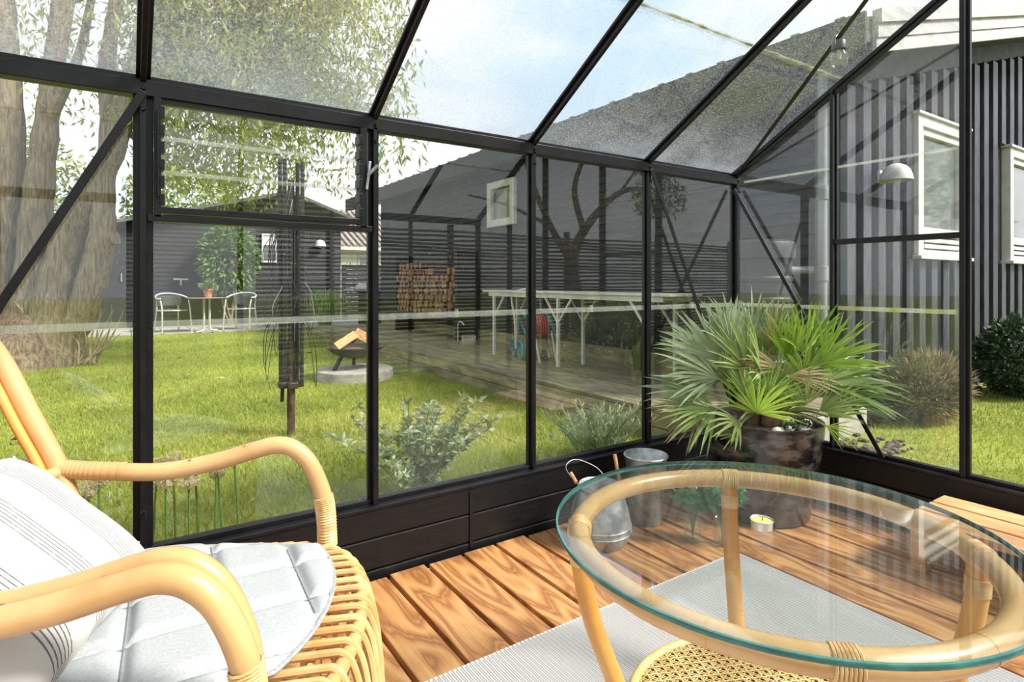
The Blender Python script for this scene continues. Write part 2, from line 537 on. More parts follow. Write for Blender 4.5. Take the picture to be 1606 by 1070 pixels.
class MB:
    def __init__(s):
        s.v = []
        s.f = []

    def add(s, v, f):
        o = len(s.v)
        s.v.extend(tuple(map(float, p)) for p in v)
        s.f.extend(tuple(i + o for i in q) for q in f)
        return s

    def box(s, x0, x1, y0, y1, z0, z1):
        v = [(x0, y0, z0), (x1, y0, z0), (x1, y1, z0), (x0, y1, z0), (x0, y0, z1), (x1, y0, z1), (x1, y1, z1), (x0, y1, z1)]
        return s.add(v, [(0, 3, 2, 1), (4, 5, 6, 7), (0, 1, 5, 4), (1, 2, 6, 5), (2, 3, 7, 6), (3, 0, 4, 7)])

    def bar(s, p0, p1, wd, ht, up=(0, 0, 1)):
        p0, p1, up = Vector(p0), Vector(p1), Vector(up)
        d = (p1 - p0).normalized()
        x = d.cross(up).normalized() * wd / 2
        y = x.normalized().cross(d).normalized() * ht / 2
        v = [p0 - x - y, p0 + x - y, p0 + x + y, p0 - x + y, p1 - x - y, p1 + x - y, p1 + x + y, p1 - x + y]
        return s.add(v, [(0, 1, 2, 3), (7, 6, 5, 4), (0, 4, 5, 1), (1, 5, 6, 2), (2, 6, 7, 3), (3, 7, 4, 0)])

    def tube(s, pts, r, seg=10, closed=False, caps=True):
        P = [Vector(p[:3]) for p in pts]
        n = len(P)
        R = r if hasattr(r, '__len__') else [r] * n
        T = []
        for i in range(n):
            a = P[(i - 1) % n] if (closed or i > 0) else P[i]
            b = P[(i + 1) % n] if (closed or i < n - 1) else P[i]
            T.append((b - a).normalized())
        up = Vector((0, 0, 1)) if abs(T[0].z) < 0.9 else Vector((1, 0, 0))
        x = T[0].cross(up).normalized()
        v = []
        for i in range(n):
            x = (x - T[i] * x.dot(T[i])).normalized()
            y = T[i].cross(x)
            for k in range(seg):
                a = 2 * PI * k / seg
                v.append(P[i] + (x * math.cos(a) + y * math.sin(a)) * R[i])
        f = []
        m = n if closed else n - 1
        for i in range(m):
            j = (i + 1) % n
            for k in range(seg):
                l = (k + 1) % seg
                f.append((i * seg + k, i * seg + l, j * seg + l, j * seg + k))
        if caps and not closed:
            f.append(tuple(range(seg))[::-1])
            f.append(tuple((n - 1) * seg + k for k in range(seg)))
        return s.add(v, f)

    def lathe(s, prof, seg=32, c=(0, 0, 0), cap0=False, cap1=False):
        v, f = [], []
        for (r, z) in prof:
            for k in range(seg):
                a = 2 * PI * k / seg
                v.append((c[0] + r * math.cos(a), c[1] + r * math.sin(a), c[2] + z))
        for i in range(len(prof) - 1):
            for k in range(seg):
                l = (k + 1) % seg
                f.append((i * seg + k, i * seg + l, (i + 1) * seg + l, (i + 1) * seg + k))
        if cap0:
            f.append(tuple(range(seg))[::-1])
        if cap1:
            f.append(tuple((len(prof) - 1) * seg + k for k in range(seg)))
        return s.add(v, f)

    def prism(s, poly, axis, a0, a1):
        """poly: 2D outline in the two remaining axes (x,z for 'y'; y,z for 'x'; x,y for 'z')."""
        def p3(p, a):
            return {'x': (a, p[0], p[1]), 'y': (p[0], a, p[1]), 'z': (p[0], p[1], a)}[axis]
        n = len(poly)
        v = [p3(p, a0) for p in poly] + [p3(p, a1) for p in poly]
        f = [tuple(range(n))[::-1], tuple(range(n, 2 * n))] + [(i, (i + 1) % n, n + (i + 1) % n, n + i) for i in range(n)]
        return s.add(v, f)

    def blob(s, c, r, seg=10, rings=6, jit=0.0, seed=0):
        rr = random.Random(seed)
        v = [(c[0], c[1], c[2] - r[2])]
        for i in range(1, rings):
            th = PI * i / rings
            for k in range(seg):
                a = 2 * PI * k / seg
                j = 1 + rr.uniform(-jit, jit)
                v.append((c[0] + r[0] * math.sin(th) * math.cos(a) * j, c[1] + r[1] * math.sin(th) * math.sin(a) * j, c[2] - r[2] * math.cos(th) * j))
        v.append((c[0], c[1], c[2] + r[2]))
        f = [(0, 1 + (k + 1) % seg, 1 + k) for k in range(seg)]
        for i in range(rings - 2):
            for k in range(seg):
                l = (k + 1) % seg
                f.append((1 + i * seg + k, 1 + i * seg + l, 1 + (i + 1) * seg + l, 1 + (i + 1) * seg + k))
        t = len(v) - 1
        b = 1 + (rings - 2) * seg
        f += [(b + k, b + (k + 1) % seg, t) for k in range(seg)]
        return s.add(v, f)


def obj(name, mb, material, parent=None, smooth=False, bevel=0.0, angle=40):
    me = mb if isinstance(mb, bpy.types.Mesh) else None
    if me is None:
        me = bpy.data.meshes.new(name)
        me.from_pydata(mb.v, [], mb.f)
        me.update()
        if smooth:
            me.shade_smooth()
            me.set_sharp_from_angle(angle=math.radians(angle))
        if material:
            me.materials.append(MATS[material])
    o = bpy.data.objects.new(name, me)
    C.objects.link(o)
    if parent is not None:
        o.parent = parent
    if bevel:
        b = o.modifiers.new('bevel', 'BEVEL')
        b.width = bevel
        b.segments = 2
        b.limit_method = 'ANGLE'
    return o


def pane_obj(name, mb, dirty, face, parent):
    """glass pane whose one face carries the dirt"""
    o = obj(name, mb, 'plain_glass', parent)
    if dirty:
        o.data.materials.append(MATS[dirty])
        o.data.polygons[face].material_index = 1
    return o


def tag(o, label=None, cat=None, group=None, kind=None):
    if label:
        o['label'] = label
    if cat:
        o['category'] = cat
    if group:
        o['group'] = group
    if kind:
        o['kind'] = kind
    return o


def thing(name, label, cat, loc=(0, 0, 0), rotz=0.0, group=None, kind=None):
    o = bpy.data.objects.new(name, None)
    o.empty_display_size = 0.1
    C.objects.link(o)
    o.location = loc
    o.rotation_euler = (0, 0, rotz)
    return tag(o, label, cat, group, kind)


def copy_tree(o, parent=None):
    c = o.copy()
    C.objects.link(c)
    c.parent = parent
    for ch in o.children:
        copy_tree(ch, c)
    return c


def leaves(name, P, D, length, width, material, parent=None, fold=0.25):
    """Many small leaves as one mesh: P base points, D directions (n,3); 4-vertex diamonds."""
    n = len(P)
    D = D / np.maximum(1e-9, np.linalg.norm(D, axis=1, keepdims=True))
    Rv = rng.normal(size=(n, 3))
    X = np.cross(D, Rv)
    X /= np.maximum(1e-9, np.linalg.norm(X, axis=1, keepdims=True))
    N = np.cross(X, D)
    Ls = (length * rng.uniform(.65, 1.3, n))[:, None]
    Ws = (width * rng.uniform(.7, 1.25, n))[:, None]
    V = np.empty((n, 4, 3))
    V[:, 0] = P
    V[:, 1] = P + D * Ls * .45 + X * Ws * .5 + N * Ws * fold
    V[:, 2] = P + D * Ls
    V[:, 3] = P + D * Ls * .45 - X * Ws * .5 + N * Ws * fold
    me = bpy.data.meshes.new(name)
    me.vertices.add(n * 4)
    me.vertices.foreach_set('co', V.reshape(-1).astype(np.float32))
    me.loops.add(n * 6)
    idx = (np.arange(n)[:, None] * 4 + np.array([0, 1, 2, 0, 2, 3])[None]).reshape(-1)
    me.loops.foreach_set('vertex_index', idx.astype(np.int32))
    me.polygons.add(n * 2)
    me.polygons.foreach_set('loop_start', (np.arange(n * 2) * 3).astype(np.int32))
    me.update(calc_edges=True)
    me.validate()
    me.materials.append(MATS[material])
    o = bpy.data.objects.new(name, me)
    C.objects.link(o)
    if parent is not None:
        o.parent = parent
    o['kind'] = 'stuff'
    return o


def ball_points(n, c, r, shell=0.55):
    d = rng.normal(size=(n, 3))
    d /= np.linalg.norm(d, axis=1, keepdims=True)
    rad = (shell + (1 - shell) * rng.uniform(0, 1, n) ** 0.5)[:, None]
    return np.array(c) + d * rad * np.array(r), d


# ------------------------------------------------------------------ greenhouse numbers
YL, YN = 1.84, -0.73            # long walls
XR, XB = 2.59, -1.8585          # gable walls
BAYS = [2.59 - .6355 * k for k in range(8)]
SILL, EAVE = 0.232, 1.437
RS = 0.5975                     # roof slope
YR = (YL + YN) / 2
ZR = 1.49 + RS * (YL - YR)

# ------------------------------------------------------------------ ground
G = -0.03
gm = MB()
gx = [-40, -12, XB - .05, XR + .05, 12, 40]
gy = [-40, -12, YN - .05, YL + .05, 20, 60]
for i in range(5):
    for j in range(5):
        if i == 2 and j == 2:
            continue
        gm.add([(gx[i], gy[j], G), (gx[i + 1], gy[j], G), (gx[i + 1], gy[j + 1], G), (gx[i], gy[j + 1], G)], [(0, 1, 2, 3)])
tag(obj('ground', gm, 'lawn_soil'), 'lawn ground around the glasshouse reaching to the dark sheds', 'lawn', kind='structure')

# ------------------------------------------------------------------ floor
floor = obj('floor', MB().box(XB, XR, YN, 1.80, -0.12, -0.0295), 'under_floor')
tag(floor, 'brown timber floorboards inside the glasshouse with dark open gaps', 'floor', kind='structure')
bm_ = MB().box(-.0605, .0605, YN + .045, 1.785, -0.028, 0.0)
b0 = obj('floor_board', bm_, 'floor_wood', floor, bevel=.003)
first = True
for i in range(-20, 14):
    x = .7815 + .1350 * i
    if x < XB + .07 or x > XR - .10:
        continue
    o = b0 if first else b0.copy()
    if not first:
        C.objects.link(o)
    first = False
    o.location = (x, rng.uniform(-.012, .008), rng.uniform(-.0008, .0008))

# ------------------------------------------------------------------ walls of the glasshouse
wall_left = tag(thing('wall_left', 'long black-framed glass wall with plank base facing the garden', 'glass wall'), kind='structure')
wall_right = tag(thing('wall_right', 'black-framed glass gable wall with open doorway beside the palm', 'glass wall'), kind='structure')
wall_near = tag(thing('wall_near', 'long black-framed glass wall opposite the garden side', 'glass wall'), kind='structure')
wall_rear = tag(thing('wall_rear', 'black-framed glass gable wall behind the rattan chair', 'glass wall'), kind='structure')
ceiling = tag(thing('ceiling', 'pitched glass roof on slim black rafters', 'glass roof'), kind='structure')


def long_wall(root, y, inward, braces, louvre=None):
    """inward = -1 when the room lies toward -Y."""
    s = inward
    # base planks (inner face 40 mm inside the glass plane), sill, rail
    yi, yo = y + s * .040, y - s * .012
    for (z0, z1) in ((-.028, .020), (.0235, .1205), (.124, .214)):
        obj('base_plank', MB().box(XB, XR + (.02 if y > 0 else 0), min(yi, yo), max(yi, yo), z0, z1), 'black_plank', root, bevel=.004)
    obj('plank_strap', MB().box(1.023, 1.037, min(yi, yi + s * .004), max(yi, yi + s * .004), .0, .205), 'black_paint', root, bevel=.001)
    sm = MB()
    sm.box(XB - .01, XR + .02, min(y - s * .02, y + s * .045), max(y - s * .02, y + s * .045), .214, .225)
    sm.box(XB - .01, XR + .02, min(y - s * .02, y + s * .012), max(y - s * .02, y + s * .012), .225, .2385)
    obj('sill', sm, 'black_paint', root, bevel=.0015)
    rm = MB()
    rm.box(XB - .01, XR + .015, min(y + s * .026, y - s * .02), max(y + s * .026, y - s * .02), EAVE, 1.478)
    rm.box(XB - .01, XR + .015, min(y + s * .010, y - s * .03), max(y + s * .010, y - s * .03), 1.478, 1.494)
    obj('eave_rail', rm, 'black_paint', root, bevel=.002)
    for k, x in enumerate(BAYS):
        wd = .046 if k in (0, 4, 7) else (.036 if k == 3 else .030)
        pm = MB().box(x - wd / 2, x + wd / 2, min(y + s * .006, y - s * .012), max(y + s * .006, y - s * .012), .225, EAVE + .01)
        pm.box(x - .007, x + .007, min(y + s * .004, y + s * .026), max(y + s * .004, y + s * .026), .225, EAVE + .01)
        post = obj('post', pm, 'black_paint', root, bevel=.0015)
        for zb in (.34, 1.40, 1.455):
            obj('bolt', MB().lathe([(.0001, .004), (.004, .004), (.0055, .0), (.0055, -.004)], 8), 'black_paint', post).matrix_local = \
                Matrix.Translation((x, y + s * .029, zb)) @ Matrix.Rotation(PI / 2 * (1 if s < 0 else -1), 4, 'X')
    for k in range(7):
        xa, xb = BAYS[k + 1] + .010, BAYS[k] - .010
        top = 1.125 if (louvre == k) else EAVE + .006
        pane_obj('pane', MB().box(xa, xb, y - .0015, y + .0015, .228, .842), 'wall_glass' if y > 0 else None, 2, root)
        pane_obj('pane', MB().box(xa, xb, y - .0055, y - .0025, .822, top), 'wall_glass' if y > 0 else None, 2, root)
        ov = MB().box(xa, xb, y - .0024, y - .0016, .8235, .8405)
        obj('pane_overlap', ov, 'overlap_dirt', root)
        obj('pane_lip', MB().box(xa, xb, y - .0060, y - .0020, .8205, .8232), 'overlap_dirt', root)
        if louvre != k:
            obj('glazing_clip', MB().box((xa + xb) / 2 - .012, (xa + xb) / 2 - .004, y - .008, y + .004, .820, .848), 'overlap_dirt', root)
    for (xa, za, xb, zb) in braces:
        obj('brace', MB().bar((xa, y + s * .034, za), (xb, y + s * .034, zb), .020, .004, (0, 1, 0)), 'black_paint', root, bevel=.001)


long_wall(wall_left, YL, -1, [(1.9545, 1.445, 2.575, .236), (.048, 1.445, -.575, .236)], louvre=3)
long_wall(wall_near, YN, 1, [])


def gable(root, x, s, posts, door=None, brace=None):
    """s = direction into the room along X."""
    xi, xo = x + s * .040, x - s * .012
    a, b = min(xi, xo), max(xi, xo)
    for (z0, z1) in ((-.028, .020), (.0235, .1205), (.124, .214)):
        obj('base_plank', MB().box(a, b, YN + .04, YL - .04, z0, z1), 'black_plank', root, bevel=.004)
    sm = MB().box(min(x + s * .045, x - s * .02), max(x + s * .045, x - s * .02), YN, YL, .214, .225)
    sm.box(min(x + s * .012, x - s * .02), max(x + s * .012, x - s * .02), YN, YL, .225, .2385)
    obj('sill', sm, 'black_paint', root, bevel=.0015)

    def ztop(y):
        return 1.49 + RS * (min(YL - y, y - YN))
    for y in posts:
        wd = .034 if door and y in door else .026
        pm = MB().box(min(x + s * .006, x - s * .012), max(x + s * .006, x - s * .012), y - wd / 2, y + wd / 2, .225, ztop(y) - .01)
        pm.box(min(x + s * .004, x + s * .028), max(x + s * .004, x + s * .028), y - .007, y + .007, .225, ztop(y) - .012)
        obj('post', pm, 'black_paint', root, bevel=.0015)
    # sloping rafters of the gable
    for (y0, y1) in ((YL, YR), (YN, YR)):
        rm = MB().bar((x, y0, 1.482), (x, y1, ZR - .008), .050, .018, (0, 0, 1))
        rm.bar((x + s * .012, y0, 1.468), (x + s * .012, y1, ZR - .022), .012, .032, (0, 0, 1))
        obj('gable_rafter', rm, 'black_paint', root, bevel=.0015)
    ys = sorted([YN] + posts + [YL])
    for ya, yb in zip(ys, ys[1:]):
        if door and abs(ya - door[0]) < .01 and abs(yb - door[1]) < .01:
            continue
        ya_, yb_ = ya + .010, yb - .010
        za, zb = ztop(ya_) - .012, ztop(yb_) - .012
        cuts = [(.228, .842), (.822, None)]
        for z0, z1 in cuts:
            dx = .0045 * s * (-1 if z1 is None else 0)
            if z1 is None:
                poly = [(ya_, z0), (yb_, z0), (yb_, zb), (ya_, za)]
                if (ya_ < YR < yb_):
                    poly = [(ya_, z0), (yb_, z0), (yb_, zb), (YR, ZR - .012), (ya_, za)]
            else:
                poly = [(ya_, z0), (yb_, z0), (yb_, z1), (ya_, z1)]
            pane_obj('pane', MB().prism(poly, 'x', x + dx - .0015, x + dx + .0015), 'gable_glass' if x > 0 else None, 0, root)
        obj('pane_overlap', MB().box(x - .0015, x + .0045, ya_, yb_, .8235, .8405), 'lichen_gable', root)
        if x > 0 and ya < 1.0 and ya > .8:
            obj('glazing_bar', MB().box(x - .022, x + .004, ya, yb, 1.108, 1.130), 'black_paint', root, bevel=.001)
        if x > 0 and ya > .8:
            zz = 1.440
            obj('pane_overlap', MB().box(x - .0015, x + .0045, ya_, min(yb_, 1.78), zz, zz + .010), 'overlap_dirt', root)
    if brace:
        (ya, za, yb, zb) = brace
        obj('brace', MB().bar((x + s * .034, ya, za), (x + s * .034, yb, zb), .018, .006, (1, 0, 0)), 'black_paint', root, bevel=.001)


gable(wall_right, XR, -1, [1.335, .860, .250, -.225], door=(.250, .860), brace=(1.815, 1.41, 1.125, .232))
gable(wall_rear, XB, 1, [1.335, .860, .250, -.225])

# roof: rafters, panes, ridge
rdg = MB().box(XB - .02, XR + .02, YR - .018, YR + .018, ZR - .045, ZR + .006)
obj('ridge_beam', rdg, 'black_paint', ceiling, bevel=.002)
for side, y0 in ((1, YL), (-1, YN)):
    def zy(y):
        return 1.49 + RS * abs(y0 - y)
    for k, x in enumerate(BAYS):
        if k in (0, 7):
            continue
        rm = MB().bar((x, y0 - side * .004, 1.487), (x, YR, ZR - .004), .034, .010, (0, 0, 1))
        rm.bar((x, y0 - side * .006, 1.474), (x, YR, ZR - .018), .014, .026, (0, 0, 1))
        obj('rafter', rm, 'black_paint', ceiling, bevel=.0015)
    yo = y0 - side * .534
    for k in range(7):
        xa, xb = BAYS[k + 1] + .008, BAYS[k] - .008
        for (ya, yb, dz) in ((y0 + side * .012, yo - side * .012, .008), (yo + side * .010, YR + side * .018, .0125)):
            v = [(xa, ya, zy(ya) + dz if (y0 - ya) * side >= 0 else 1.49 - RS * .012 + dz), (xb, ya, 0), (xb, yb, zy(yb) + dz), (xa, yb, zy(yb) + dz)]
            v[1] = (xb, ya, v[0][2])
            v2 = [(p[0], p[1], p[2] + .003) for p in v]
            pane_obj('roof_pane', MB().add(v + v2, [(3, 2, 1, 0), (4, 5, 6, 7), (0, 1, 5, 4), (1, 2, 6, 5), (2, 3, 7, 6), (3, 0, 4, 7)]), 'roof_glass' if side > 0 else None, 0, ceiling)
        # lichen grown in the overlap of the two panes
        pts = [(xa + (xb - xa) * t, yo + rng.uniform(-.0025, .0025), zy(yo) + .016) for t in np.linspace(0, 1, 14)]
        obj('lichen_seam', MB().tube(pts, list(rng.uniform(.002, .0065, 14)), 5), 'lichen_overlap', ceiling)
obj('brace', MB().bar((2.57, 1.80, 1.487), (2.10, .802, 2.083), .022, .004, (0, .51, .86)), 'black_paint', ceiling, bevel=.001)
obj('brace', MB().bar((XB + .02, 1.80, 1.487), (XB + .49, .802, 2.083), .022, .004, (0, .51, .86)), 'black_paint', ceiling, bevel=.001)

# louvre window in the garden wall
win = tag(thing('window_1', 'louvre window of three glass slats in a black frame, set in the garden wall', 'window'), kind='structure')
lx0, lx1 = .048, .6835
fm = MB()
fm.box(lx0 + .024, lx0 + .040, YL - .030, YL + .012, 1.118, EAVE)
fm.box(lx1 - .052, lx1 - .030, YL - .030, YL + .012, 1.118, EAVE)
fm.box(lx0 + .024, lx1 - .030, YL - .028, YL + .012, 1.130, 1.146)
fm.box(lx0 + .024, lx1 - .030, YL - .020, YL + .012, 1.424, EAVE)
obj('window_frame', fm, 'black_paint', win, bevel=.001)
fb = MB().box(lx0 + .01, lx1 - .012, YL - .030, YL + .012, 1.106, 1.124)
obj('transom', fb, 'black_paint', win, bevel=.001)
for k in range(3):
    z0 = 1.146 + k * .0925
    sl = pane_obj('glass_slat', MB().add([(lx0 + .04, YL + .004, z0), (lx1 - .052, YL + .004, z0), (lx1 - .052, YL - .006, z0 + .100), (lx0 + .04, YL - .006, z0 + .100),
                                     (lx0 + .04, YL + .008, z0), (lx1 - .052, YL + .008, z0), (lx1 - .052, YL - .002, z0 + .100), (lx0 + .04, YL - .002, z0 + .100)],
                                    [(3, 2, 1, 0), (4, 5, 6, 7), (0, 1, 5, 4), (1, 2, 6, 5), (2, 3, 7, 6), (3, 0, 4, 7)]), 'louvre_glass', 0, win)
    if k < 2:
        obj('slat_seam', MB().box(lx0 + .042, lx1 - .054, YL - .004, YL + .001, z0 + .0905, z0 + .1015), 'overlap_dirt', win)
    for xx in (lx0 + .036, lx1 - .056):
        cm = MB().box(xx, xx + .012, YL - .032, YL + .010, z0 + .006, z0 + .034)
        cm.box(xx, xx + .012, YL - .032, YL + .010, z0 + .052, z0 + .082)
        obj('slat_clip', cm, 'black_paint', win, bevel=.001)
obj('lever', MB().box(lx0 + .030, lx0 + .036, YL - .040, YL - .030, 1.17, 1.40), 'black_paint', win, bevel=.001)
hm = MB().bar((lx1 - .030, YL - .036, 1.285), (lx1 - .002, YL - .050, 1.318), .012, .010)
hm.bar((lx1 - .034, YL - .036, 1.24), (lx1 - .024, YL - .038, 1.33), .010, .008, (1, 0, 0))
obj('handle', hm, 'zinc', win, bevel=.001)

# ------------------------------------------------------------------ jar lamp on the roof brace
jx, jy, jz = 2.264, 1.150, 1.878
jar = thing('jar_lamp', 'small glass jar lamp with dark cap hanging from the roof brace', 'lamp', (jx, jy, jz))
obj('jar_glass', MB().lathe([(.001, -.118), (.020, -.116), (.029, -.104), (.031, -.088), (.028, -.070), (.022, -.060), (.022, -.050)], 24), 'jar_glass', jar, True)
obj('cap', MB().lathe([(.0001, -.018), (.022, -.018), (.025, -.022), (.026, -.052), (.0001, -.052)], 24), 'cap_grey', jar, True)
obj('wire_loop', MB().tube(cr([(-.025, 0, -.035), (-.024, 0, -.010), (-.008, 0, .004), (.010, 0, .004), (.025, 0, -.010), (.025, 0, -.035)], 5), .0012, 6), 'wire', jar)
obj('bulb_core', MB().lathe([(.0001, -.054), (.008, -.054), (.008, -.088), (.0001, -.095)], 12), 'white_paint', jar, True)

# ------------------------------------------------------------------ house (vertical-board gable and long wing)
HX, HY = 4.05, 2.15
HE = 10.45
house = thing('house', 'black timber house with white fascia and white windows beyond the gable glass', 'house', (0, 0, 0))
obj('body', MB().box(HX + .05, 9.0, HY + .05, HE, -.05, 2.36), 'board_recess', house)


def ztopW(x):
    return 2.36 + .27 * (x - 4.25)


obj('gable_wall', MB().prism([(HX + .03, G), (9.2, G), (9.2, ztopW(9.2)), (HX + .03, ztopW(HX + .03))], 'y', HY + .02, HY + .10), 'board_recess', house)
obj('frieze_board', MB().prism([(HX - .02, ztopW(HX) - .02), (9.3, ztopW(9.3) - .02), (9.3, 2.41 + .27 * 5.4), (HX - .02, 2.41 + .27 * (HX - 3.92))], 'y', HY - .005, HY + .019), 'soffit', house)
x = HX + .02
wins = [(5.36, 6.42), (7.44, 8.5)]
while x < 9.1:
    wd = .118 + rng.uniform(-.006, .006)
    cov = [wv for wv in wins if x + wd > wv[0] and x < wv[1]]
    segs = [(G + .03, ztopW(x) - .01)]
    if cov:
        segs = [(G + .03, 1.13), (2.335, ztopW(x) - .01)]
    for (z0, z1) in segs:
        obj('board', MB().box(x, x + wd, HY - .022, HY + .019, z0, z1), 'board_black', house, bevel=.003)
    x += .2335
# eave corner board
obj('corner_board', MB().box(HX - .03, HX + .05, HY - .02, HY + .06, G, 2.34), 'board_black', house, bevel=.004)
# roof and fascia
roofp = [(3.86, 2.44), (9.4, 2.44 + .27 * 5.54), (9.4, 2.60 + .27 * 5.54), (3.86, 2.60)]
obj('roof', MB().prism(roofp, 'y', 1.79, 11.9), 'roof_felt', house)
obj('soffit', MB().prism([(3.90, 2.405), (9.4, 2.405 + .27 * 5.5), (9.4, 2.435 + .27 * 5.5), (3.90, 2.435)], 'y', 1.80, 11.85), 'soffit', house)
for k, (z0, z1, yy) in enumerate(((2.385, 2.475, 1.765), (2.475, 2.565, 1.755), (2.565, 2.655, 1.735))):
    xs = 3.93
    obj('fascia_board', MB().prism([(xs, z0), (9.4, z0 + .27 * (9.4 - xs)), (9.4, z1 + .27 * (9.4 - xs)), (xs, z1 - .002)], 'y', yy, 1.79), 'fascia_paint', house)
obj('eave_board', MB().box(3.835, 3.86, 1.79, 11.9, 2.40, 2.63), 'dark_clad', house)
# small sheet ends along the eave
for k in range(34):
    yy = 1.95 + k * .30
    obj('roof_sheet_end', MB().box(3.84, 3.92, yy - .03, yy + .03, 2.595, 2.645), 'roof_felt', house)
# long wing wall of lapped boards
zb = .30
wn = (5.93, 6.56, 1.655, 2.235)
while zb < 2.40:
    for (ya, yb) in (((HY, HE),) if not (zb + .085 > wn[2] and zb < wn[3]) else ((HY, wn[0]), (wn[1], HE))):
        obj('lap_board', MB().prism([(HX + .01, zb), (HX - .018, zb), (HX - .004, zb + .09), (HX + .01, zb + .09)], 'y', ya, yb), 'dark_clad', house)
    zb += .082
obj('plinth', MB().box(HX - .01, HX + .06, HY, HE, .10, .30), 'deck_fascia', house)


def house_window(x0, x1, z0, z1):
    """white casement facing -Y with a slatted vent under the pane"""
    fr = MB()
    y0, y1 = HY - .055, HY + .03
    fr.box(x0, x0 + .09, y0, y1, z0, z1)
    fr.box(x1 - .09, x1, y0, y1, z0, z1)
    fr.box(x0 + .09, x1 - .09, y0, y1, z1 - .09, z1)
    fr.box(x0 + .09, x1 - .09, y0, y1, z0, z0 + .05)
    o = obj('window', fr, 'white_paint', house, bevel=.006)
    fi = MB()
    a, b = x0 + .09, x1 - .09
    fi.box(a, a + .06, y0 + .02, y1, z0 + .05, z1 - .09)
    fi.box(b - .06, b, y0 + .02, y1, z0 + .05, z1 - .09)
    fi.box(a + .06, b - .06, y0 + .02, y1, z1 - .15, z1 - .09)
    fi.box(a + .06, b - .06, y0 + .02, y1, z0 + .17, z0 + .24)
    obj('casement', fi, 'white_paint', o, bevel=.005)
    for q in range(2):
        obj('vent_slat', MB().box(a + .06, b - .06, y0 + .015, y1, z0 + .065 + q * .05, z0 + .10 + q * .05), 'white_paint', o, bevel=.003)
    obj('pane', MB().box(a + .06, b - .06, y1 - .03, y1 - .024, z0 + .22, z1 - .13), 'window_dark', o)
    obj('window_sill', MB().box(x0 - .03, x1 + .03, y0 - .03, y1, z0 - .03, z0), 'white_paint', o, bevel=.004)
    obj('head_strip', MB().box(x0 - .03, x1 + .03, y0 - .02, y1, z1, z1 + .025), 'white_paint', o, bevel=.004)


house_window(5.37, 6.40, 1.16, 2.31)
house_window(7.47, 8.50, 1.16, 2.31)
# small window in the wing
fr = MB()
ya, yb, z0, z1 = wn
fr.box(HX - .06, HX + .03, ya, ya + .09, z0, z1)
fr.box(HX - .06, HX + .03, yb - .09, yb, z0, z1)
fr.box(HX - .06, HX + .03, ya + .09, yb - .09, z1 - .09, z1)
fr.box(HX - .06, HX + .03, ya + .09, yb - .09, z0, z0 + .09)
o = obj('window', fr, 'white_paint', house, bevel=.005)
obj('pane', MB().box(HX - .01, HX - .004, ya + .08, yb - .08, z0 + .08, z1 - .08), 'window_dark', o)


def dome_lamp(loc, label):
    t = thing('wall_lamp', label, 'lamp', loc, group='white dome lamps on dark walls')
    obj('shade', MB().lathe([(.0001, .128), (.030, .124), (.062, .108), (.088, .078), (.103, .038), (.108, .0), (.102, .0), (.094, .036), (.066, .090), (.0001, .118)], 28), 'white_paint', t, True)
    obj('lamp_arm', MB().tube(cr([(0, .105, .04), (0, .09, .045), (0, .0, .06)], 4), .014, 8), 'white_paint', t, True)
    obj('wall_plate', MB().box(-.04, .04, .095, .115, -.01, .09), 'white_paint', t, bevel=.004)
    obj('bulb', MB().blob((0, 0, .005), (.03, .03, .04), 10, 6), 'curtain', t, True)
    return t


d1 = dome_lamp((4.80, 2.02, 1.70), 'white dome lamp on the vertical-board house wall beside the white window')

# ------------------------------------------------------------------ deck beside the wing
deck = thing('terrace_deck', 'raised weathered timber terrace deck along the dark wing', 'deck', (0, 0, 0))
DZ, DX = .165, 2.73
nboard = 0
x = DX
while x < HX - .02:
    obj('deck_board', MB().box(x, min(x + .138, HX - .012), 1.88, 10.4, DZ - .028, DZ), 'deck_wood', deck, bevel=.003)
    x += .144
segs = [1.88, 4.0, 6.2, 8.3, 10.4]
for a, b in zip(segs, segs[1:]):
    obj('edge_board', MB().box(DX - .012, DX + .02, a + .003, b - .003, .055, DZ - .03), 'deck_fascia', deck, bevel=.004)
    obj('edge_board', MB().box(DX - .006, DX + .02, a + .003, b - .003, G - .02, .050), 'deck_fascia', deck, bevel=.004)
obj('end_board', MB().box(DX + .02, HX - .02, 1.868, 1.90, G - .02, DZ - .03), 'concrete', deck, bevel=.004)
obj('end_board', MB().box(DX + .02, HX - .02, 10.38, 10.41, G - .02, DZ - .03), 'deck_fascia', deck, bevel=.004)
obj('joist_bed', MB().box(DX + .03, HX - .03, 1.91, 10.37, G - .02, DZ - .035), 'under_floor', deck)

# ------------------------------------------------------------------ potting bench on the deck
bench = thing('potting_bench', 'long white slim-legged bench standing on the terrace deck', 'bench', (0, 0, DZ))
for (xa, xb) in ((3.29, 3.46), (3.475, 3.645)):
    obj('top_plank', MB().box(xa, xb, 2.86, 5.50, .672, .690), 'bench_white', bench, bevel=.002)
obj('apron', MB().box(3.31, 3.33, 2.95, 5.40, .628, .672), 'bench_white', bench, bevel=.002)
obj('apron', MB().box(3.61, 3.63, 2.95, 5.40, .628, .672), 'bench_white', bench, bevel=.002)
for y in (3.10, 4.20, 5.30):
    for xx in (3.32, 3.62):
        obj('leg', MB().box(xx - .014, xx + .014, y - .014, y + .014, 0, .64), 'bench_white', bench, bevel=.002)
        for dy in ((.20,) if y < 3.2 else ((-.20,) if y > 5 else (-.20, .20))):
            obj('brace', MB().bar((xx, y, .40), (xx, y + dy, .64), .016, .016, (1, 0, 0)), 'bench_white', bench)

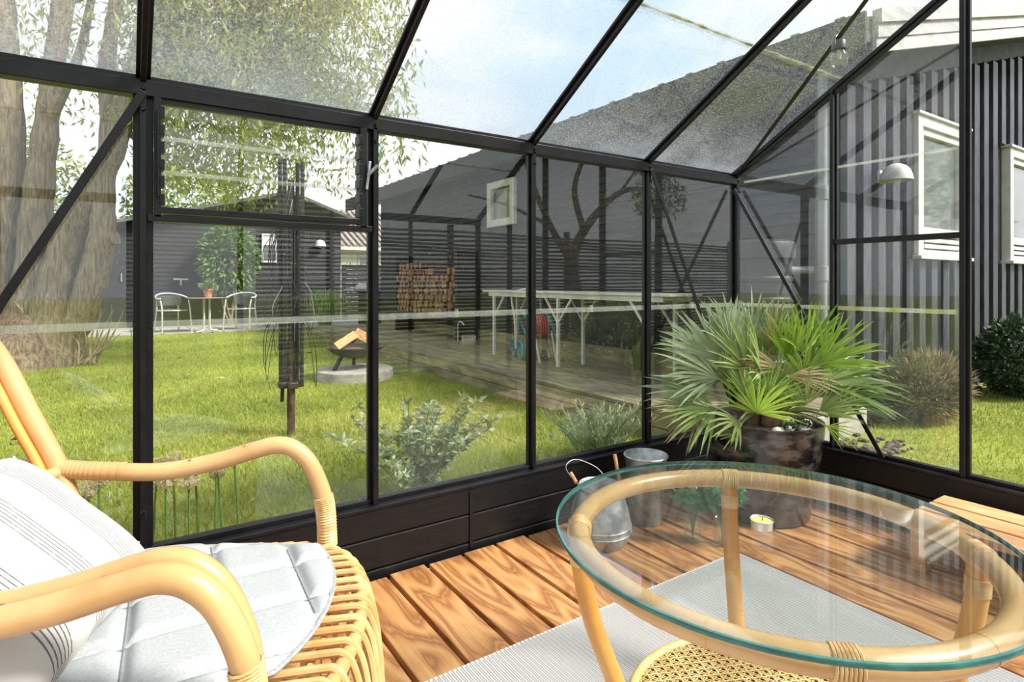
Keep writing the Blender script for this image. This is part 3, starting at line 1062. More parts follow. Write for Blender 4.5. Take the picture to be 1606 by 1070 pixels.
# ------------------------------------------------------------------ rain barrel and drain pipe
bar = thing('rain_barrel', 'ribbed black plastic rain barrel standing on the deck by the house corner', 'barrel', (3.56, 2.32, DZ))
prof = [(.0001, 0), (.165, 0), (.175, .02)]
for k in range(6):
    z = .10 + k * .135
    prof += [(.185, z), (.198, z + .012), (.198, z + .03), (.186, z + .042)]
prof += [(.19, .93), (.0001, .93)]
obj('barrel_body', MB().lathe(prof, 36), 'barrel_plastic', bar, True, angle=30)
obj('lid', MB().lathe([(.0001, 1.06), (.17, 1.055), (.205, 1.04), (.212, 1.02), (.212, .935), (.205, .93), (.0001, .93)], 36), 'barrel_plastic', bar, True, angle=30)
obj('inlet_pipe', MB().tube([(.19, -.02, .86), (.38, -.14, .86)], .028, 14), 'pipe_grey', bar, True)
dp = thing('drain_pipe', 'grey plastic downpipe at the house corner with a long foot on the grass', 'pipe', (3.955, 2.12, 0))
obj('pipe', MB().tube([(0, 0, .30), (0, 0, 2.35)], .030, 16), 'pipe_grey', dp, True)
for z in (.95, 1.50):
    obj('collar', MB().lathe([(.03, z), (.037, z + .003), (.037, z + .10), (.03, z + .103)], 16), 'pipe_grey', dp, True)
obj('bracket', MB().lathe([(.031, .66), (.04, .66), (.04, .68), (.031, .68)], 12), 'pipe_grey', dp)
obj('foot_pipe', MB().tube(cr([(0, 0, .32), (.015, -.01, .25), (.09, -.05, .18), (.25, -.13, .09), (.47, -.23, .015)], 5), .037, 16), 'pipe_grey', dp, True)

# hose cart
hc = thing('hose_cart', 'teal-wheeled hose cart with coiled hose under the white bench', 'hose cart', (3.42, 4.78, DZ), math.radians(-20))
for yy in (-.02, .26):
    wh = obj('wheel', MB().tube([(math.cos(a) * .083, math.sin(a) * .083, 0) for a in np.linspace(0, 2 * PI, 20, endpoint=False)], .018, 8, closed=True), 'teal', hc, True)
    wh.matrix_local = Matrix.Translation((-.10, yy, .10)) @ Matrix.Rotation(PI / 2, 4, 'Y')
    sp = MB()
    for k in range(6):
        a = k * PI / 3
        sp.bar((0, 0, 0), (math.cos(a) * .075, math.sin(a) * .075, 0), .018, .02, (0, 0, 1))
    obj('spokes', sp, 'teal', wh)
for xx in (-.06, .16):
    rl = obj('reel_flange', MB().tube([(math.cos(a) * .16, math.sin(a) * .16, 0) for a in np.linspace(0, 2 * PI, 28, endpoint=False)], [.016, .022] * 14, 8, closed=True), 'teal', hc, True)
    rl.matrix_local = Matrix.Translation((xx, -.10, .34)) @ Matrix.Rotation(PI / 2 - .35, 4, 'Y')
coil = []
for a in np.linspace(0, 2 * PI * 7, 150):
    coil.append((-.04 + .18 * a / (2 * PI * 7), -.10 + math.cos(a) * .115, .34 + math.sin(a) * .115))
obj('hose_coil', MB().tube(coil, .013, 7), 'hose_red', hc, True)
obj('handle', MB().tube(cr([(-.12, .10, .10), (-.13, .12, .4), (-.14, .15, .66), (.12, .15, .68), (.16, .12, .4), (.2, .0, .01)], 5), .011, 8), 'bench_white', hc, True)
obj('support_leg', MB().tube([(-.02, -.22, .30), (.02, -.27, .0)], .010, 8), 'bench_white', hc)
obj('support_leg', MB().tube([(.16, -.2, .30), (.2, -.24, .0)], .010, 8), 'bench_white', hc)

# shallow tray
tr = thing('stone_trough', 'shallow pale grey trough on the deck before the dark wing', 'trough', (3.66, 6.45, DZ), math.radians(60))
tm = MB()
tm.prism([(-.15, 0), (.15, 0), (.165, .085), (-.165, .085)], 'y', -.09, -.07)
tm.prism([(-.15, 0), (.15, 0), (.165, .085), (-.165, .085)], 'y', .07, .09)
tm.box(-.15, .15, -.07, .07, 0, .015)
tm.prism([(-.07, .0), (.07, .0), (.07, .085), (-.07, .085)], 'x', -.165, -.145)
tm.prism([(-.07, .0), (.07, .0), (.07, .085), (-.07, .085)], 'x', .145, .165)
obj('basin', tm, 'concrete', tr)
obj('water_tap', MB().tube(cr([(.20, .14, .0), (.20, .14, .22), (.16, .10, .26), (.12, .06, .22)], 4), .010, 8), 'zinc', tr, True)

# ------------------------------------------------------------------ firewood against the wing
rack = thing('log_rack', 'dark timber rack holding the firewood against the wing wall', 'rack', (0, 0, 0))
obj('shelf_rail', MB().box(3.66, 4.02, 6.82, 8.92, .43, .475), 'dark_clad', rack, bevel=.004)
for yy in (6.83, 8.88):
    obj('upright', MB().box(3.68, 4.0, yy - .03, yy + .03, DZ, 1.36), 'dark_clad', rack, bevel=.004)
lg = MB().tube([(-.15, 0, 0), (.15, 0, 0)], .054, 9)
log_me = []
for kind in range(4):
    r_ = random.Random(kind + 3)
    if kind < 2:
        poly = [(.054 * math.cos(a) * r_.uniform(.88, 1.0), .054 * math.sin(a) * r_.uniform(.88, 1.0)) for a in np.linspace(0, 2 * PI, 10, endpoint=False)]
    else:
        poly = [(-.052, -.034), (.0, -.046), (.052, -.030), (.030, .026), (.0, .050), (-.030, .030)]
        poly = [(p[0] * r_.uniform(.85, 1), p[1] * r_.uniform(.85, 1)) for p in poly]
    mbk = MB().prism(poly, 'x', -.15, .15)
    me = bpy.data.meshes.new('firewood_log')
    me.from_pydata(mbk.v, [], mbk.f)
    me.materials.append(MATS['log_bark'])
    me.materials.append(MATS['log_end'])
    me.polygons[0].material_index = 1
    me.polygons[1].material_index = 1
    log_me.append(me)
row, zz = 0, .475 + .052
while zz < 1.30:
    y = 6.92 + (.054 if row % 2 else 0)
    while y < 8.82:
        if zz < 1.17 + .10 * math.sin(y * 3.1 + 1.0):
            o = obj('firewood_log', random.choice(log_me), None)
            o.location = (3.84 + random.uniform(-.025, .02), y + random.uniform(-.004, .004), zz)
            o.rotation_euler = (random.uniform(0, 6.28), 0, 0)
            tag(o, 'brown firewood log, one of the pile stacked against the dark wing wall', 'firewood', 'firewood logs stacked on the rack')
        y += .107
    zz += .094
    row += 1

# ------------------------------------------------------------------ far shed, low fence, neighbour
shed = thing('shed', 'low black-clad shed with pitched roof at the end of the lawn', 'shed', (0, 0, 0))
YA = 14.7


def ztopA(x):
    return 3.04 - .258 * (3.34 - x) if x < 3.34 else 3.04 - .36 * (x - 3.34)


obj('shed_body', MB().prism([(-6.0, G), (4.62, G), (4.62, ztopA(4.62) - .04), (3.34, 3.0), (-6.0, ztopA(-6.0) - .04)], 'y', YA + .03, YA + 5), 'dark_clad', shed)
zb = .02
while zb < 2.95:
    zt = min(zb + .105, 2.99)
    zr = zt + .03
    xl = max(-6.0, 3.34 - (3.04 - zr) / .258)
    xr = min(4.62, 3.34 + (3.04 - zr) / .36)
    if xr > xl:
        obj('lap_board', MB().prism([(YA + .04, zb), (YA - .012, zb), (YA + .006, zt), (YA + .04, zt)], 'x', xl, xr), 'dark_clad', shed)
    zb += .095
obj('roof', MB().prism([(-6.3, ztopA(-6.3)), (3.34, 3.04), (5.0, ztopA(5.0)), (5.0, ztopA(5.0) + .07), (3.34, 3.11), (-6.3, ztopA(-6.3) + .07)], 'y', YA - .30, YA + 5.2), 'roof_felt', shed)
wf = MB()
a, b, z0, z1 = 2.74, 3.07, 1.40, 2.08
wf.box(a, a + .035, YA - .05, YA + .03, z0, z1)
wf.box(b - .035, b, YA - .05, YA + .03, z0, z1)
wf.box(a + .035, b - .035, YA - .05, YA + .03, z0, z0 + .04)
wf.box(a + .035, b - .035, YA - .05, YA + .03, z1 - .04, z1)
wo_ = obj('window', wf, 'white_paint', shed)
obj('pane', MB().box(a + .03, b - .03, YA - .024, YA - .016, z0 + .03, z1 - .03), 'window_dark', wo_)
obj('blind', MB().box(a + .035, b - .035, YA - .034, YA - .026, z1 - .27, z1 - .04), 'curtain', wo_)
obj('downpipe', MB().tube([(4.34, YA - .05, 0), (4.34, YA - .05, 2.4)], .045, 10), 'dark_clad', shed, True)
dr = obj('door', MB().box(-.75, .08, YA - .04, YA + .02, 0, 1.86), 'board_recess', shed, bevel=.006)
obj('door_handle', MB().bar((.0, YA - .07, .95), (.0, YA - .07, 1.12), .025, .025, (1, 0, 0)), 'zinc', dr)
tp = thing('garden_tap', 'small metal tap on the black shed wall left of the climbing shrub', 'tap', (1.08, YA - .01, .97))
tmb = MB().tube([(0, 0, 0), (0, -.10, 0)], .02, 8)
tmb.tube([(-.14, -.08, .03), (.14, -.08, .03)], .018, 8)
tmb.tube([(0, -.10, .0), (0, -.10, -.10)], .018, 8)
obj('tap_body', tmb, 'bench_white', tp, True)
d2 = dome_lamp((4.07, YA - .13, 1.82), 'white dome lamp on the far black shed near its corner')
d2.scale = (1.25, 1.1, 1.25)

low = thing('board_fence', 'low black board fence between the far shed and the wing', 'fence', (0, 0, 0))
zb = G
while zb < 1.36:
    obj('fence_board', MB().box(4.64, 8.6, YA - .01, YA + .02, zb, min(zb + .11, 1.40)), 'dark_clad', low, bevel=.004)
    zb += .118
for xx in (4.72, 6.3, 7.9):
    obj('post', MB().box(xx - .05, xx + .05, YA + .02, YA + .12, G, 1.38), 'dark_clad', low, bevel=.004)

nb_ = thing('neighbour_house', 'pale neighbouring house with grey pantile roof beyond the low fence', 'house', (0, 0, 0))
NYa, NX0, NX1 = 23.4, 5.4, 13.0
obj('wall', MB().box(NX0 + .3, NX1, NYa, NYa + 5, G, 2.35), 'render_wall', nb_)
obj('gutter', MB().box(NX0, NX1, NYa - .45, NYa - .33, 2.22, 2.34), 'bench_white', nb_)
rf = obj('roof', MB().prism([(NYa - .4, 2.34), (NYa + 4, 4.3), (NYa + 4, 4.2), (NYa - .4, 2.24)], 'x', NX0, NX1), 'tile_roof', nb_)
k = 0
xx = NX0 + .1
while xx < NX1:
    obj('tile_row', MB().bar((xx, NYa - .38, 2.38), (xx, NYa + 3.9, 4.29), .13, .10, (0, 0, 1)), 'tile_roof', rf)
    xx += .26
for (a, b) in ((8.05, 8.75), (9.4, 10.3)):
    o = obj('window', MB().box(a, b, NYa - .04, NYa + .02, 1.0, 2.05), 'white_paint', nb_, bevel=.01)
    obj('pane', MB().box(a + .08, b - .08, NYa - .05, NYa - .042, 1.08, 1.97), 'window_dark', o)

# paving strip in front of the shed
pav = tag(thing('patio', 'strip of pale paving slabs in front of the black shed', 'paving'), kind='structure')
pm_ = MB().box(-.245, .245, -.245, .245, G - .02, G + .022)
p0 = obj('slab', pm_, 'paving', pav, bevel=.004)
first = True
for i in range(18):
    for j in range(4):
        o = p0 if first else p0.copy()
        if not first:
            C.objects.link(o)
        first = False
        o.location = (-.6 + i * .5, 12.72 + j * .5, 0)

# ------------------------------------------------------------------ patio chairs and cafe table
def patio_chair():
    t = thing('patio_chair', '', 'chair', (0, 0, 0), group='metal patio chairs by the shed')
    # local: faces -Y
    obj('seat', MB().prism([(.24 * math.cos(a), .23 * math.sin(a)) for a in np.linspace(0, 2 * PI, 20, endpoint=False)], 'z', .405, .425), 'weave_dark', t)
    back = MB()
    A = np.linspace(math.radians(35), math.radians(145), 12)
    v, f = [], []
    for a in A:
        for (r, z) in ((.255, .50), (.275, .69), (.265, .69), (.245, .50)):
            v.append((r * math.cos(a), r * math.sin(a), z))
    for i in range(len(A) - 1):
        for k in range(4):
            l = (k + 1) % 4
            f.append((i * 4 + k, i * 4 + l, (i + 1) * 4 + l, (i + 1) * 4 + k))
    obj('backrest', back.add(v, f), 'weave_dark', t)
    hoop = [(.275 * math.cos(a), .275 * math.sin(a), .64 + .09 * max(0, math.sin(a))) for a in np.linspace(math.radians(-25), math.radians(205), 22)]
    obj('arm_hoop', MB().tube(hoop, .016, 8), 'alu', t, True)
    for sx in (-1, 1):
        obj('leg', MB().tube(cr([(.25 * sx, -.115, .60), (.245 * sx, -.18, .42), (.26 * sx, -.22, 0)], 4), .014, 8), 'alu', t, True)
        obj('leg', MB().tube(cr([(.20 * sx, .20, .66), (.19 * sx, .21, .42), (.22 * sx, .27, 0)], 4), .014, 8), 'alu', t, True)
    obj('seat_rim', MB().tube([(.245 * math.cos(a), .235 * math.sin(a), .415) for a in np.linspace(0, 2 * PI, 20, endpoint=False)], .012, 6, closed=True), 'alu', t, True)
    return t


pz = G + .022
c1 = patio_chair()
c1['label'] = 'silver metal patio chair left of the cafe table, nearer the tree'
c1.location = (.80, 12.75, pz)
c1.rotation_euler = (0, 0, math.radians(18))
c2 = copy_tree(c1)
c2['label'] = 'silver metal patio chair right of the cafe table, below the climbing shrub'
c2.location = (2.0, 12.78, pz)
c2.rotation_euler = (0, 0, math.radians(-32))
ct = thing('cafe_table', 'small round cafe table with curved metal legs between two silver chairs', 'table', (1.36, 12.55, pz))
obj('table_top', MB().lathe([(.0001, .655), (.33, .655), (.345, .645), (.33, .635), (.0001, .635)], 28), 'table_glass_top', ct, True)
for k in range(4):
    a = PI / 4 + k * PI / 2
    obj('leg', MB().tube([tuple(p) for p in cr([(.07 * math.cos(a), .07 * math.sin(a), .64), (.07 * math.cos(a), .07 * math.sin(a), .12), (.12 * math.cos(a), .12 * math.sin(a), .03), (.28 * math.cos(a), .28 * math.sin(a), .015)], 4)], .014, 8), 'bench_white', ct, True)
tpz = pz + .655
pot2 = thing('flower_pot', 'terracotta flower pot with a small plant on the cafe table', 'pot', (1.38, 12.55, tpz))
obj('pot', MB().lathe([(.0001, 0), (.062, 0), (.085, .13), (.095, .13), (.095, .16), (.08, .16), (.0001, .145)], 20), 'terracotta', pot2, True)
P, Dn = ball_points(120, (0, 0, .21), (.13, .13, .09), .3)
leaves('leafage', P, Dn + [0, 0, .4], .07, .045, 'climber_leaf', pot2)

# gas grill by the low fence
gr = thing('grill', 'grey-lidded grill on a dark cart by the low fence', 'grill', (4.42, 11.72, G), math.radians(10))
obj('lid', MB().prism([(-.36, .80), (.36, .80), (.34, .90), (.26, .95), (-.26, .95), (-.34, .90)], 'y', -.22, .22), 'grill_grey', gr, bevel=.01)
obj('cart', MB().box(-.30, .30, -.20, .20, .10, .80), 'iron_black', gr, bevel=.01)
obj('side_shelf', MB().box(-.62, -.36, -.18, .18, .80, .83), 'grill_grey', gr, bevel=.004)
for sx in (-.27, .27):
    for sy in (-.17, .17):
        obj('leg', MB().box(sx - .02, sx + .02, sy - .02, sy + .02, 0, .10), 'iron_black', gr)

# ------------------------------------------------------------------ fire bowl
fp = thing('fire_plinth', 'round low stone plinth under the fire bowl on the lawn', 'plinth', (1.97, 5.80, G))
obj('plinth_ring', MB().lathe([(.0001, .10), (.36, .10), (.375, .092), (.385, -.02)], 40), 'split_wood' if False else 'concrete', fp, True)
fb = thing('fire_bowl', 'black iron fire bowl on three legs standing on a round plinth', 'fire bowl', (1.97, 5.80, G + .10))
obj('bowl', MB().lathe([(.0001, .125), (.10, .130), (.20, .165), (.262, .215), (.275, .222), (.285, .222), (.285, .210), (.27, .20), (.205, .15), (.10, .112), (.0001, .105)], 40), 'iron_black', fb, True)
for k in range(3):
    a = math.radians(75 + 120 * k)
    obj('leg', MB().bar((.15 * math.cos(a), .15 * math.sin(a), .15), (.24 * math.cos(a), .24 * math.sin(a), 0), .032, .032, (math.cos(a), math.sin(a), .3)), 'iron_black', fb)
obj('ash_heap', MB().lathe([(.0001, .215), (.10, .20), (.20, .175)], 24), 'ash', fb, True)
for i, (p0_, p1_, wd, lab) in enumerate((((1.74, 5.70, .31), (1.97, 5.80, .415), .075, 'pale split log leaning left to right in the fire bowl'),
                                  ((2.16, 5.70, .325), (1.99, 5.84, .43), .10, 'reddish split log leaning against the pale one in the fire bowl'),
                                  ((1.96, 5.96, .32), (1.97, 5.82, .40), .07, 'short split log at the back of the fire bowl'))):
    pr_ = [(-wd / 2, -wd / 2), (wd / 2, -wd / 2), (0, wd / 2)]
    p0v, p1v = Vector(p0_), Vector(p1_)
    d = p1v - p0v
    o = obj('split_log', MB().prism([(-wd * .55, -wd * .35), (wd * .55, -wd * .35), (wd * .1, wd * .5)], 'x', 0, d.length), 'split_wood')
    o.matrix_world = Matrix.Translation(p0v) @ d.to_track_quat('X', 'Z').to_matrix().to_4x4()
    tag(o, lab, 'firewood', 'split logs in the fire bowl')

# ------------------------------------------------------------------ folded rotary clothes dryer
rd = thing('rotary_dryer', 'folded black rotary clothes dryer on a rusty pole in the lawn', 'clothes dryer', (.895, 3.86, G))
obj('pole', MB().tube([(0, 0, 0), (0, 0, .60)], .024, 14), 'rust_pole', rd, True)
obj('mast', MB().tube([(0, 0, .55), (0, 0, 1.62)], .020, 12), 'dryer_black', rd, True)
hb = MB().box(-.075, .075, -.03, .03, .305, .345)
hb.box(-.03, .03, -.075, .075, .305, .345)
obj('hub', hb, 'dryer_black', rd, bevel=.006)
RDR = math.radians(-33.8)
for k in range(4):
    xx = (-.072, -.024, .026, .074)[k]
    yy = (.018, -.035, .035, -.018)[k]
    px_, py_ = xx * math.cos(RDR) - yy * math.sin(RDR), xx * math.sin(RDR) + yy * math.cos(RDR)
    obj('arm', MB().bar((px_, py_, .32), (px_ * 1.08, py_ * 1.08, 1.755 - .008 * k), .021, .021, (math.cos(RDR), math.sin(RDR), 0)), 'dryer_black', rd, bevel=.003)
for k in range(26):
    a0 = random.uniform(0, 6.28)
    zt = random.uniform(.75, 1.70)
    zl = zt - random.uniform(.25, .55)
    rr = random.uniform(.09, .17)
    pts = cr([(math.cos(a0) * .06, math.sin(a0) * .06, zt), (math.cos(a0 + .3) * rr, math.sin(a0 + .3) * rr, (zt + zl) / 2),
              (math.cos(a0 + .7) * rr, math.sin(a0 + .7) * rr, zl), (math.cos(a0 + 1.2) * rr * .9, math.sin(a0 + 1.2) * rr * .9, (zt + zl) / 2 + .05),
              (math.cos(a0 + 1.5) * .06, math.sin(a0 + 1.5) * .06, zt - .03)], 5)
    obj('line', MB().tube(pts, .0022, 4), 'dryer_black', rd)
obj('cord_end', MB().tube([(-.05, 0, .36), (-.055, 0, .22)], .012, 6), 'dryer_black', rd)

# ------------------------------------------------------------------ the big willow
wil = thing('willow_tree', 'large many-trunked willow with hanging foliage at the lawn edge', 'tree', (-.75, 8.85, G))
O = Vector((-.75, 8.85, G))


def rel(l):
    return [tuple(Vector(p[:3]) - O) + tuple(p[3:]) for p in l]


trunks = [
    [(-1.45, 9.25, -.15, .62), (-1.38, 9.2, .35, .40), (-1.22, 9.12, 1.26, .27), (-1.14, 9.06, 2.4, .235), (-1.18, 9.1, 3.5, .21), (-1.22, 9.12, 4.3, .19), (-1.4, 9.2, 6.0, .14)],
    [(-.98, 8.95, -.15, .60), (-.93, 8.93, .35, .38), (-.86, 8.88, .89, .25), (-.83, 8.86, 1.79, .195), (-.74, 8.80, 2.77, .15), (-.68, 8.76, 3.37, .13), (-.57, 8.68, 4.28, .13), (-.45, 8.6, 5.6, .10)],
    [(-.72, 8.75, -.15, .55), (-.68, 8.72, .35, .34), (-.64, 8.70, .89, .235), (-.50, 8.64, 1.49, .20), (-.27, 8.48, 2.02, .17), (-.07, 8.35, 2.55, .15), (.12, 8.22, 3.37, .15), (.45, 8.0, 4.13, .15), (.66, 7.88, 4.9, .12)],
    [(-.60, 8.68, -.15, .45), (-.55, 8.66, .25, .26), (-.41, 8.58, .55, .20), (-.27, 8.48, 1.03, .185), (-.19, 8.43, 1.49, .165), (-.17, 8.41, 2.02, .135), (-.12, 8.38, 2.77, .115), (-.14, 8.40, 3.52, .10), (0, 8.3, 4.6, .08)],
    [(-1.0, 8.6, -.15, .5), (-.95, 8.62, .15, .36), (-.85, 8.75, .5, .2)],
]
for t in trunks:
    pts = cr(rel(t), 7)
    rad = [p[3] * .84 * (1 + .05 * math.sin(i * 1.7) + random.uniform(-.03, .03)) for i, p in enumerate(pts)]
    obj('trunk', MB().tube(pts, rad, 16), 'bark', wil, True, angle=80)
obj('cut_stub', MB().tube(rel([(-.17, 8.42, 1.44), (-.06, 8.33, 1.47)]), [.10, .085], 12), 'bark', wil, True)
limbs = [
    [(.12, 8.22, 3.37, .12), (.28, 8.12, 3.53, .09), (.87, 7.72, 3.72, .065), (1.5, 7.3, 3.57, .04), (1.75, 7.1, 3.55, .025), (2.07, 6.92, 3.25, .012)],
    [(.28, 8.12, 3.53, .06), (.8, 7.9, 4.1, .05), (1.5, 7.6, 4.5, .035), (2.3, 7.2, 4.6, .02)],
    [(.45, 8.0, 4.13, .09), (1.0, 7.5, 4.9, .06), (1.8, 7.0, 5.4, .04)],
    [(-.57, 8.68, 4.28, .08), (.2, 8.9, 4.9, .06), (1.2, 8.9, 5.3, .04)],
    [(-.74, 8.8, 2.77, .07), (-.4, 8.2, 3.5, .05), (-.2, 7.6, 4.2, .035), (.2, 7.0, 4.6, .02)],
    [(-1.2, 9.1, 4.0, .09), (-2.0, 8.4, 4.8, .06), (-2.6, 7.6, 5.1, .03)],
    [(1.5, 7.3, 3.57, .03), (1.7, 7.25, 3.9, .02), (1.95, 7.0, 3.75, .015), (2.2, 6.8, 3.5, .008)],
    [(.87, 7.72, 3.72, .03), (1.0, 7.6, 3.4, .02), (1.2, 7.45, 3.25, .012), (1.3, 7.35, 3.0, .008)],
    [(-.1, 8.36, 2.9, .05), (.25, 8.3, 2.6, .03), (.5, 8.2, 2.75, .02), (.8, 8.0, 2.6, .01)],
]
for t in limbs:
    pts = cr(rel(t), 6)
    obj('branch', MB().tube(pts, [p[3] for p in pts], 8), 'branch', wil, True)
# suckers at the trunk foot
for k in range(9):
    b = Vector((-.30 + random.uniform(-.12, .12), 8.35 + random.uniform(-.15, .1), 0))
    tip = b + Vector((random.uniform(-.1, .5), random.uniform(-.2, .2), random.uniform(.3, .8)))
    mid = (b + tip) / 2 + Vector((random.uniform(-.08, .08), 0, random.uniform(-.05, .08)))
    pts = cr(rel([tuple(b) + (.016,), tuple(mid) + (.010,), tuple(tip) + (.004,)]), 4)
    obj('sucker', MB().tube(pts, [p[3] for p in pts], 5), 'branch', wil)

# hanging foliage: strands that start in the canopy and hang
fwd = np.array([math.cos(math.radians(56.2)), math.sin(math.radians(56.2))])
rgt = np.array([math.sin(math.radians(56.2)), -math.cos(math.radians(56.2))])


def canopy(n_str, lat, dep, top, bottom_fn, leaf_n, spread=.10):
    P_, D_ = [], []
    for _ in range(n_str):
        d = rng.uniform(*dep)
        l = rng.uniform(*lat)
        base = np.array([*(fwd * d + rgt * l * d / 6.9), 0.0])
        zt = rng.uniform(*top)
        zb_ = bottom_fn(l) + rng.uniform(0, 1.4) ** 1.6
        if zb_ > zt:
            continue
        k = int(leaf_n * (zt - zb_))
        if k < 2:
            continue
        z = np.linspace(zt, zb_, k)
        wob = np.cumsum(rng.normal(0, .022, (k, 2)), axis=0)
        pts = np.stack([base[0] + wob[:, 0], base[1] + wob[:, 1], z], 1) + rng.normal(0, spread, (k, 3)) * [1, 1, .5]
        P_.append(pts)
        dd = rng.normal(0, .5, (k, 3))
        dd[:, 2] -= .75
        D_.append(dd)
    return np.concatenate(P_) - np.array(O), np.concatenate(D_)


def low_edge(l):
    # world height of the lowest hanging twigs over the lawn, by lateral metre (at 6.9 m)
    if l < -4.6:
        return 3.0
    if l < -4.2:
        return 2.6
    if l < -3.4:
        return 2.0
    if l < -2.6:
        return 1.95
    if l < -2.1:
        return 2.2
    if l < -1.75:
        return 2.6
    return 2.1 + .1 * (l + 1.7)


P, Dn = canopy(300, (-4.5, -2.05), (5.8, 9.0), (3.0, 5.4), low_edge, 26)
leaves('foliage', P, Dn, .115, .034, 'willow_leaf', wil)
P, Dn = canopy(80, (-6.6, -4.3), (6.0, 9.5), (3.2, 5.6), low_edge, 20)
leaves('foliage', P, Dn, .115, .034, 'willow_leaf', wil)
P, Dn = canopy(60, (-2.1, -1.30), (5.6, 7.4), (2.9, 5.2), low_edge, 26, .06)
leaves('foliage', P, Dn, .11, .030, 'willow_leaf', wil)
P, Dn = canopy(130, (-4.3, -2.3), (6.6, 9.4), (3.4, 5.4), lambda l: 3.0, 24)
leaves('foliage', P, Dn, .11, .034, 'willow_leaf_rust', wil)
# dense clumps high in the crown
PP, DD = [], []
for k in range(70):
    l, d, z = rng.uniform(-4.4, -1.9), rng.uniform(6.2, 9.2), rng.uniform(3.1, 5.4)
    b_ = np.array([*(fwd * d + rgt * l * d / 6.9), z]) - np.array(O)
    P, _ = ball_points(150, b_, (.30, .30, .24), .1)
    PP.append(P)
    dd = rng.normal(0, .6, P.shape)
    dd[:, 2] -= .6
    DD.append(dd)
leaves('foliage', np.concatenate(PP), np.concatenate(DD), .11, .034, 'willow_leaf', wil)

# trees and hedge behind the willow
for (name, lab, c, r, n, m, s_) in (
    ('hedge_tree', 'yellow-green tree seen between the willow trunks', (-4.4, 23.0, 3.4), (4.0, 1.6, 2.8), 5200, 'hedge_leaf', .22),
    ('hedge_tree', 'olive green tree behind the roof of the black shed', (1.9, 24.0, 3.6), (2.0, 1.4, 2.0), 2600, 'hedge_leaf', .22),
    ('hedge_tree', 'light green clipped hedge before the neighbouring house', (8.2, 21.5, .75), (3.2, .6, .95), 2400, 'hedge_leaf', .14),
    ('garden_tree', 'rounded leafy tree on the lawn past the house windows', (13.6, -1.3, 2.1), (1.7, 1.7, 1.9), 3600, 'climber_leaf', .16),
):
    t = thing(name, lab, 'hedge' if 'hedge before' in lab or 'clipped' in lab else 'tree', (c[0], c[1], G), group='greenery beyond the fences')
    P, Dn = ball_points(n, (0, 0, c[2]), r, .5)
    P = P[P[:, 2] > .1]
    Dn = rng.normal(size=P.shape) + [0, 0, -.2]
    leaves('foliage', P, Dn, s_, s_ * .5, m, t)
    for k in range(3):
        obj('trunk', MB().tube([(random.uniform(-1, 1), 0, 0), (random.uniform(-1, 1), 0, c[2])], [.14, .05], 8), 'bark', t)

# climbing shrub on the shed
cl = thing('climbing_shrub', 'bushy green shrub climbing the black shed wall above the cafe table', 'shrub', (1.98, YA - .50, G))
P, Dn = ball_points(2100, (0, 0, 1.45), (.60, .33, .80), .45)
leaves('foliage', P, Dn + rng.normal(0, .5, P.shape) + [0, 0, -.5], .13, .065, 'climber_leaf', cl)
for k in range(4):
    obj('stem', MB().tube(cr([(random.uniform(-.1, .1), 0, 0), (random.uniform(-.15, .15), .05, .6), (random.uniform(-.3, .3), 0, 1.5)], 4), .018, 6), 'branch', cl)


def blade_tuft(root, n, r, h, w_, m, droop=.6, name='blades'):
    mb = MB()
    for _ in range(n):
        a = random.uniform(0, 6.28)
        b0_ = Vector((math.cos(a), math.sin(a), 0)) * random.uniform(0, .25) * r
        dirv = Vector((math.cos(a), math.sin(a), 0))
        hh = h * random.uniform(.6, 1.1)
        rr = r * random.uniform(.3, 1.1)
        pts = [b0_, b0_ + dirv * rr * .25 + Vector((0, 0, hh * .6)), b0_ + dirv * rr * .65 + Vector((0, 0, hh * .95)), b0_ + dirv * rr * 1.0 + Vector((0, 0, hh * (1 - droop * random.uniform(.3, 1))))]
        side = Vector((-dirv.y, dirv.x, 0)) * w_
        v = []
        for i, p in enumerate(pts):
            k = (1, .9, .6, .1)[i]
            v += [p - side * k, p + side * k]
        mb.add(v, [(0, 1, 3, 2), (2, 3, 5, 4), (4, 5, 7, 6)])
    o = obj(name, mb, m, root)
    o['kind'] = 'stuff'
    return o


gt = thing('ornamental_grass', 'arching tuft of ornamental grass beside the terrace deck end', 'grass tuft', (3.62, 12.58, G))
blade_tuft(gt, 260, .52, .80, .010, 'pale_green_leaf', .75)

# ------------------------------------------------------------------ shrubs by the house wall
s1 = thing('dry_shrub', 'half-dry grey-green shrub at the foot of the board wall', 'shrub', (4.63, 1.80, G))
P, Dn = ball_points(3200, (0, 0, .24), (.33, .24, .24), .35)
leaves('foliage', P, Dn + rng.normal(0, .4, P.shape) + [0, 0, .5], .055, .012, 'grey_leaf', s1)
P, Dn = ball_points(2400, (.05, -.04, .25), (.28, .22, .22), .5)
leaves('dry_twigs', P, Dn + rng.normal(0, .3, P.shape) + [0, 0, .5], .07, .008, 'straw_leaf', s1)
s2 = thing('dark_shrub', 'dark green rounded shrub at the wall beyond the half-dry one', 'shrub', (6.4, 1.72, G))
P, Dn = ball_points(4200, (0, 0, .33), (.42, .30, .34), .45)
leaves('foliage', P, Dn + rng.normal(0, .5, P.shape), .055, .030, 'dark_leaf', s2)
s3 = thing('shaded_shrub', 'dark spiky shrub in the shade below the white bench', 'shrub', (3.82, 3.68, DZ))
blade_tuft(s3, 500, .17, .52, .005, 'dark_leaf', .5)
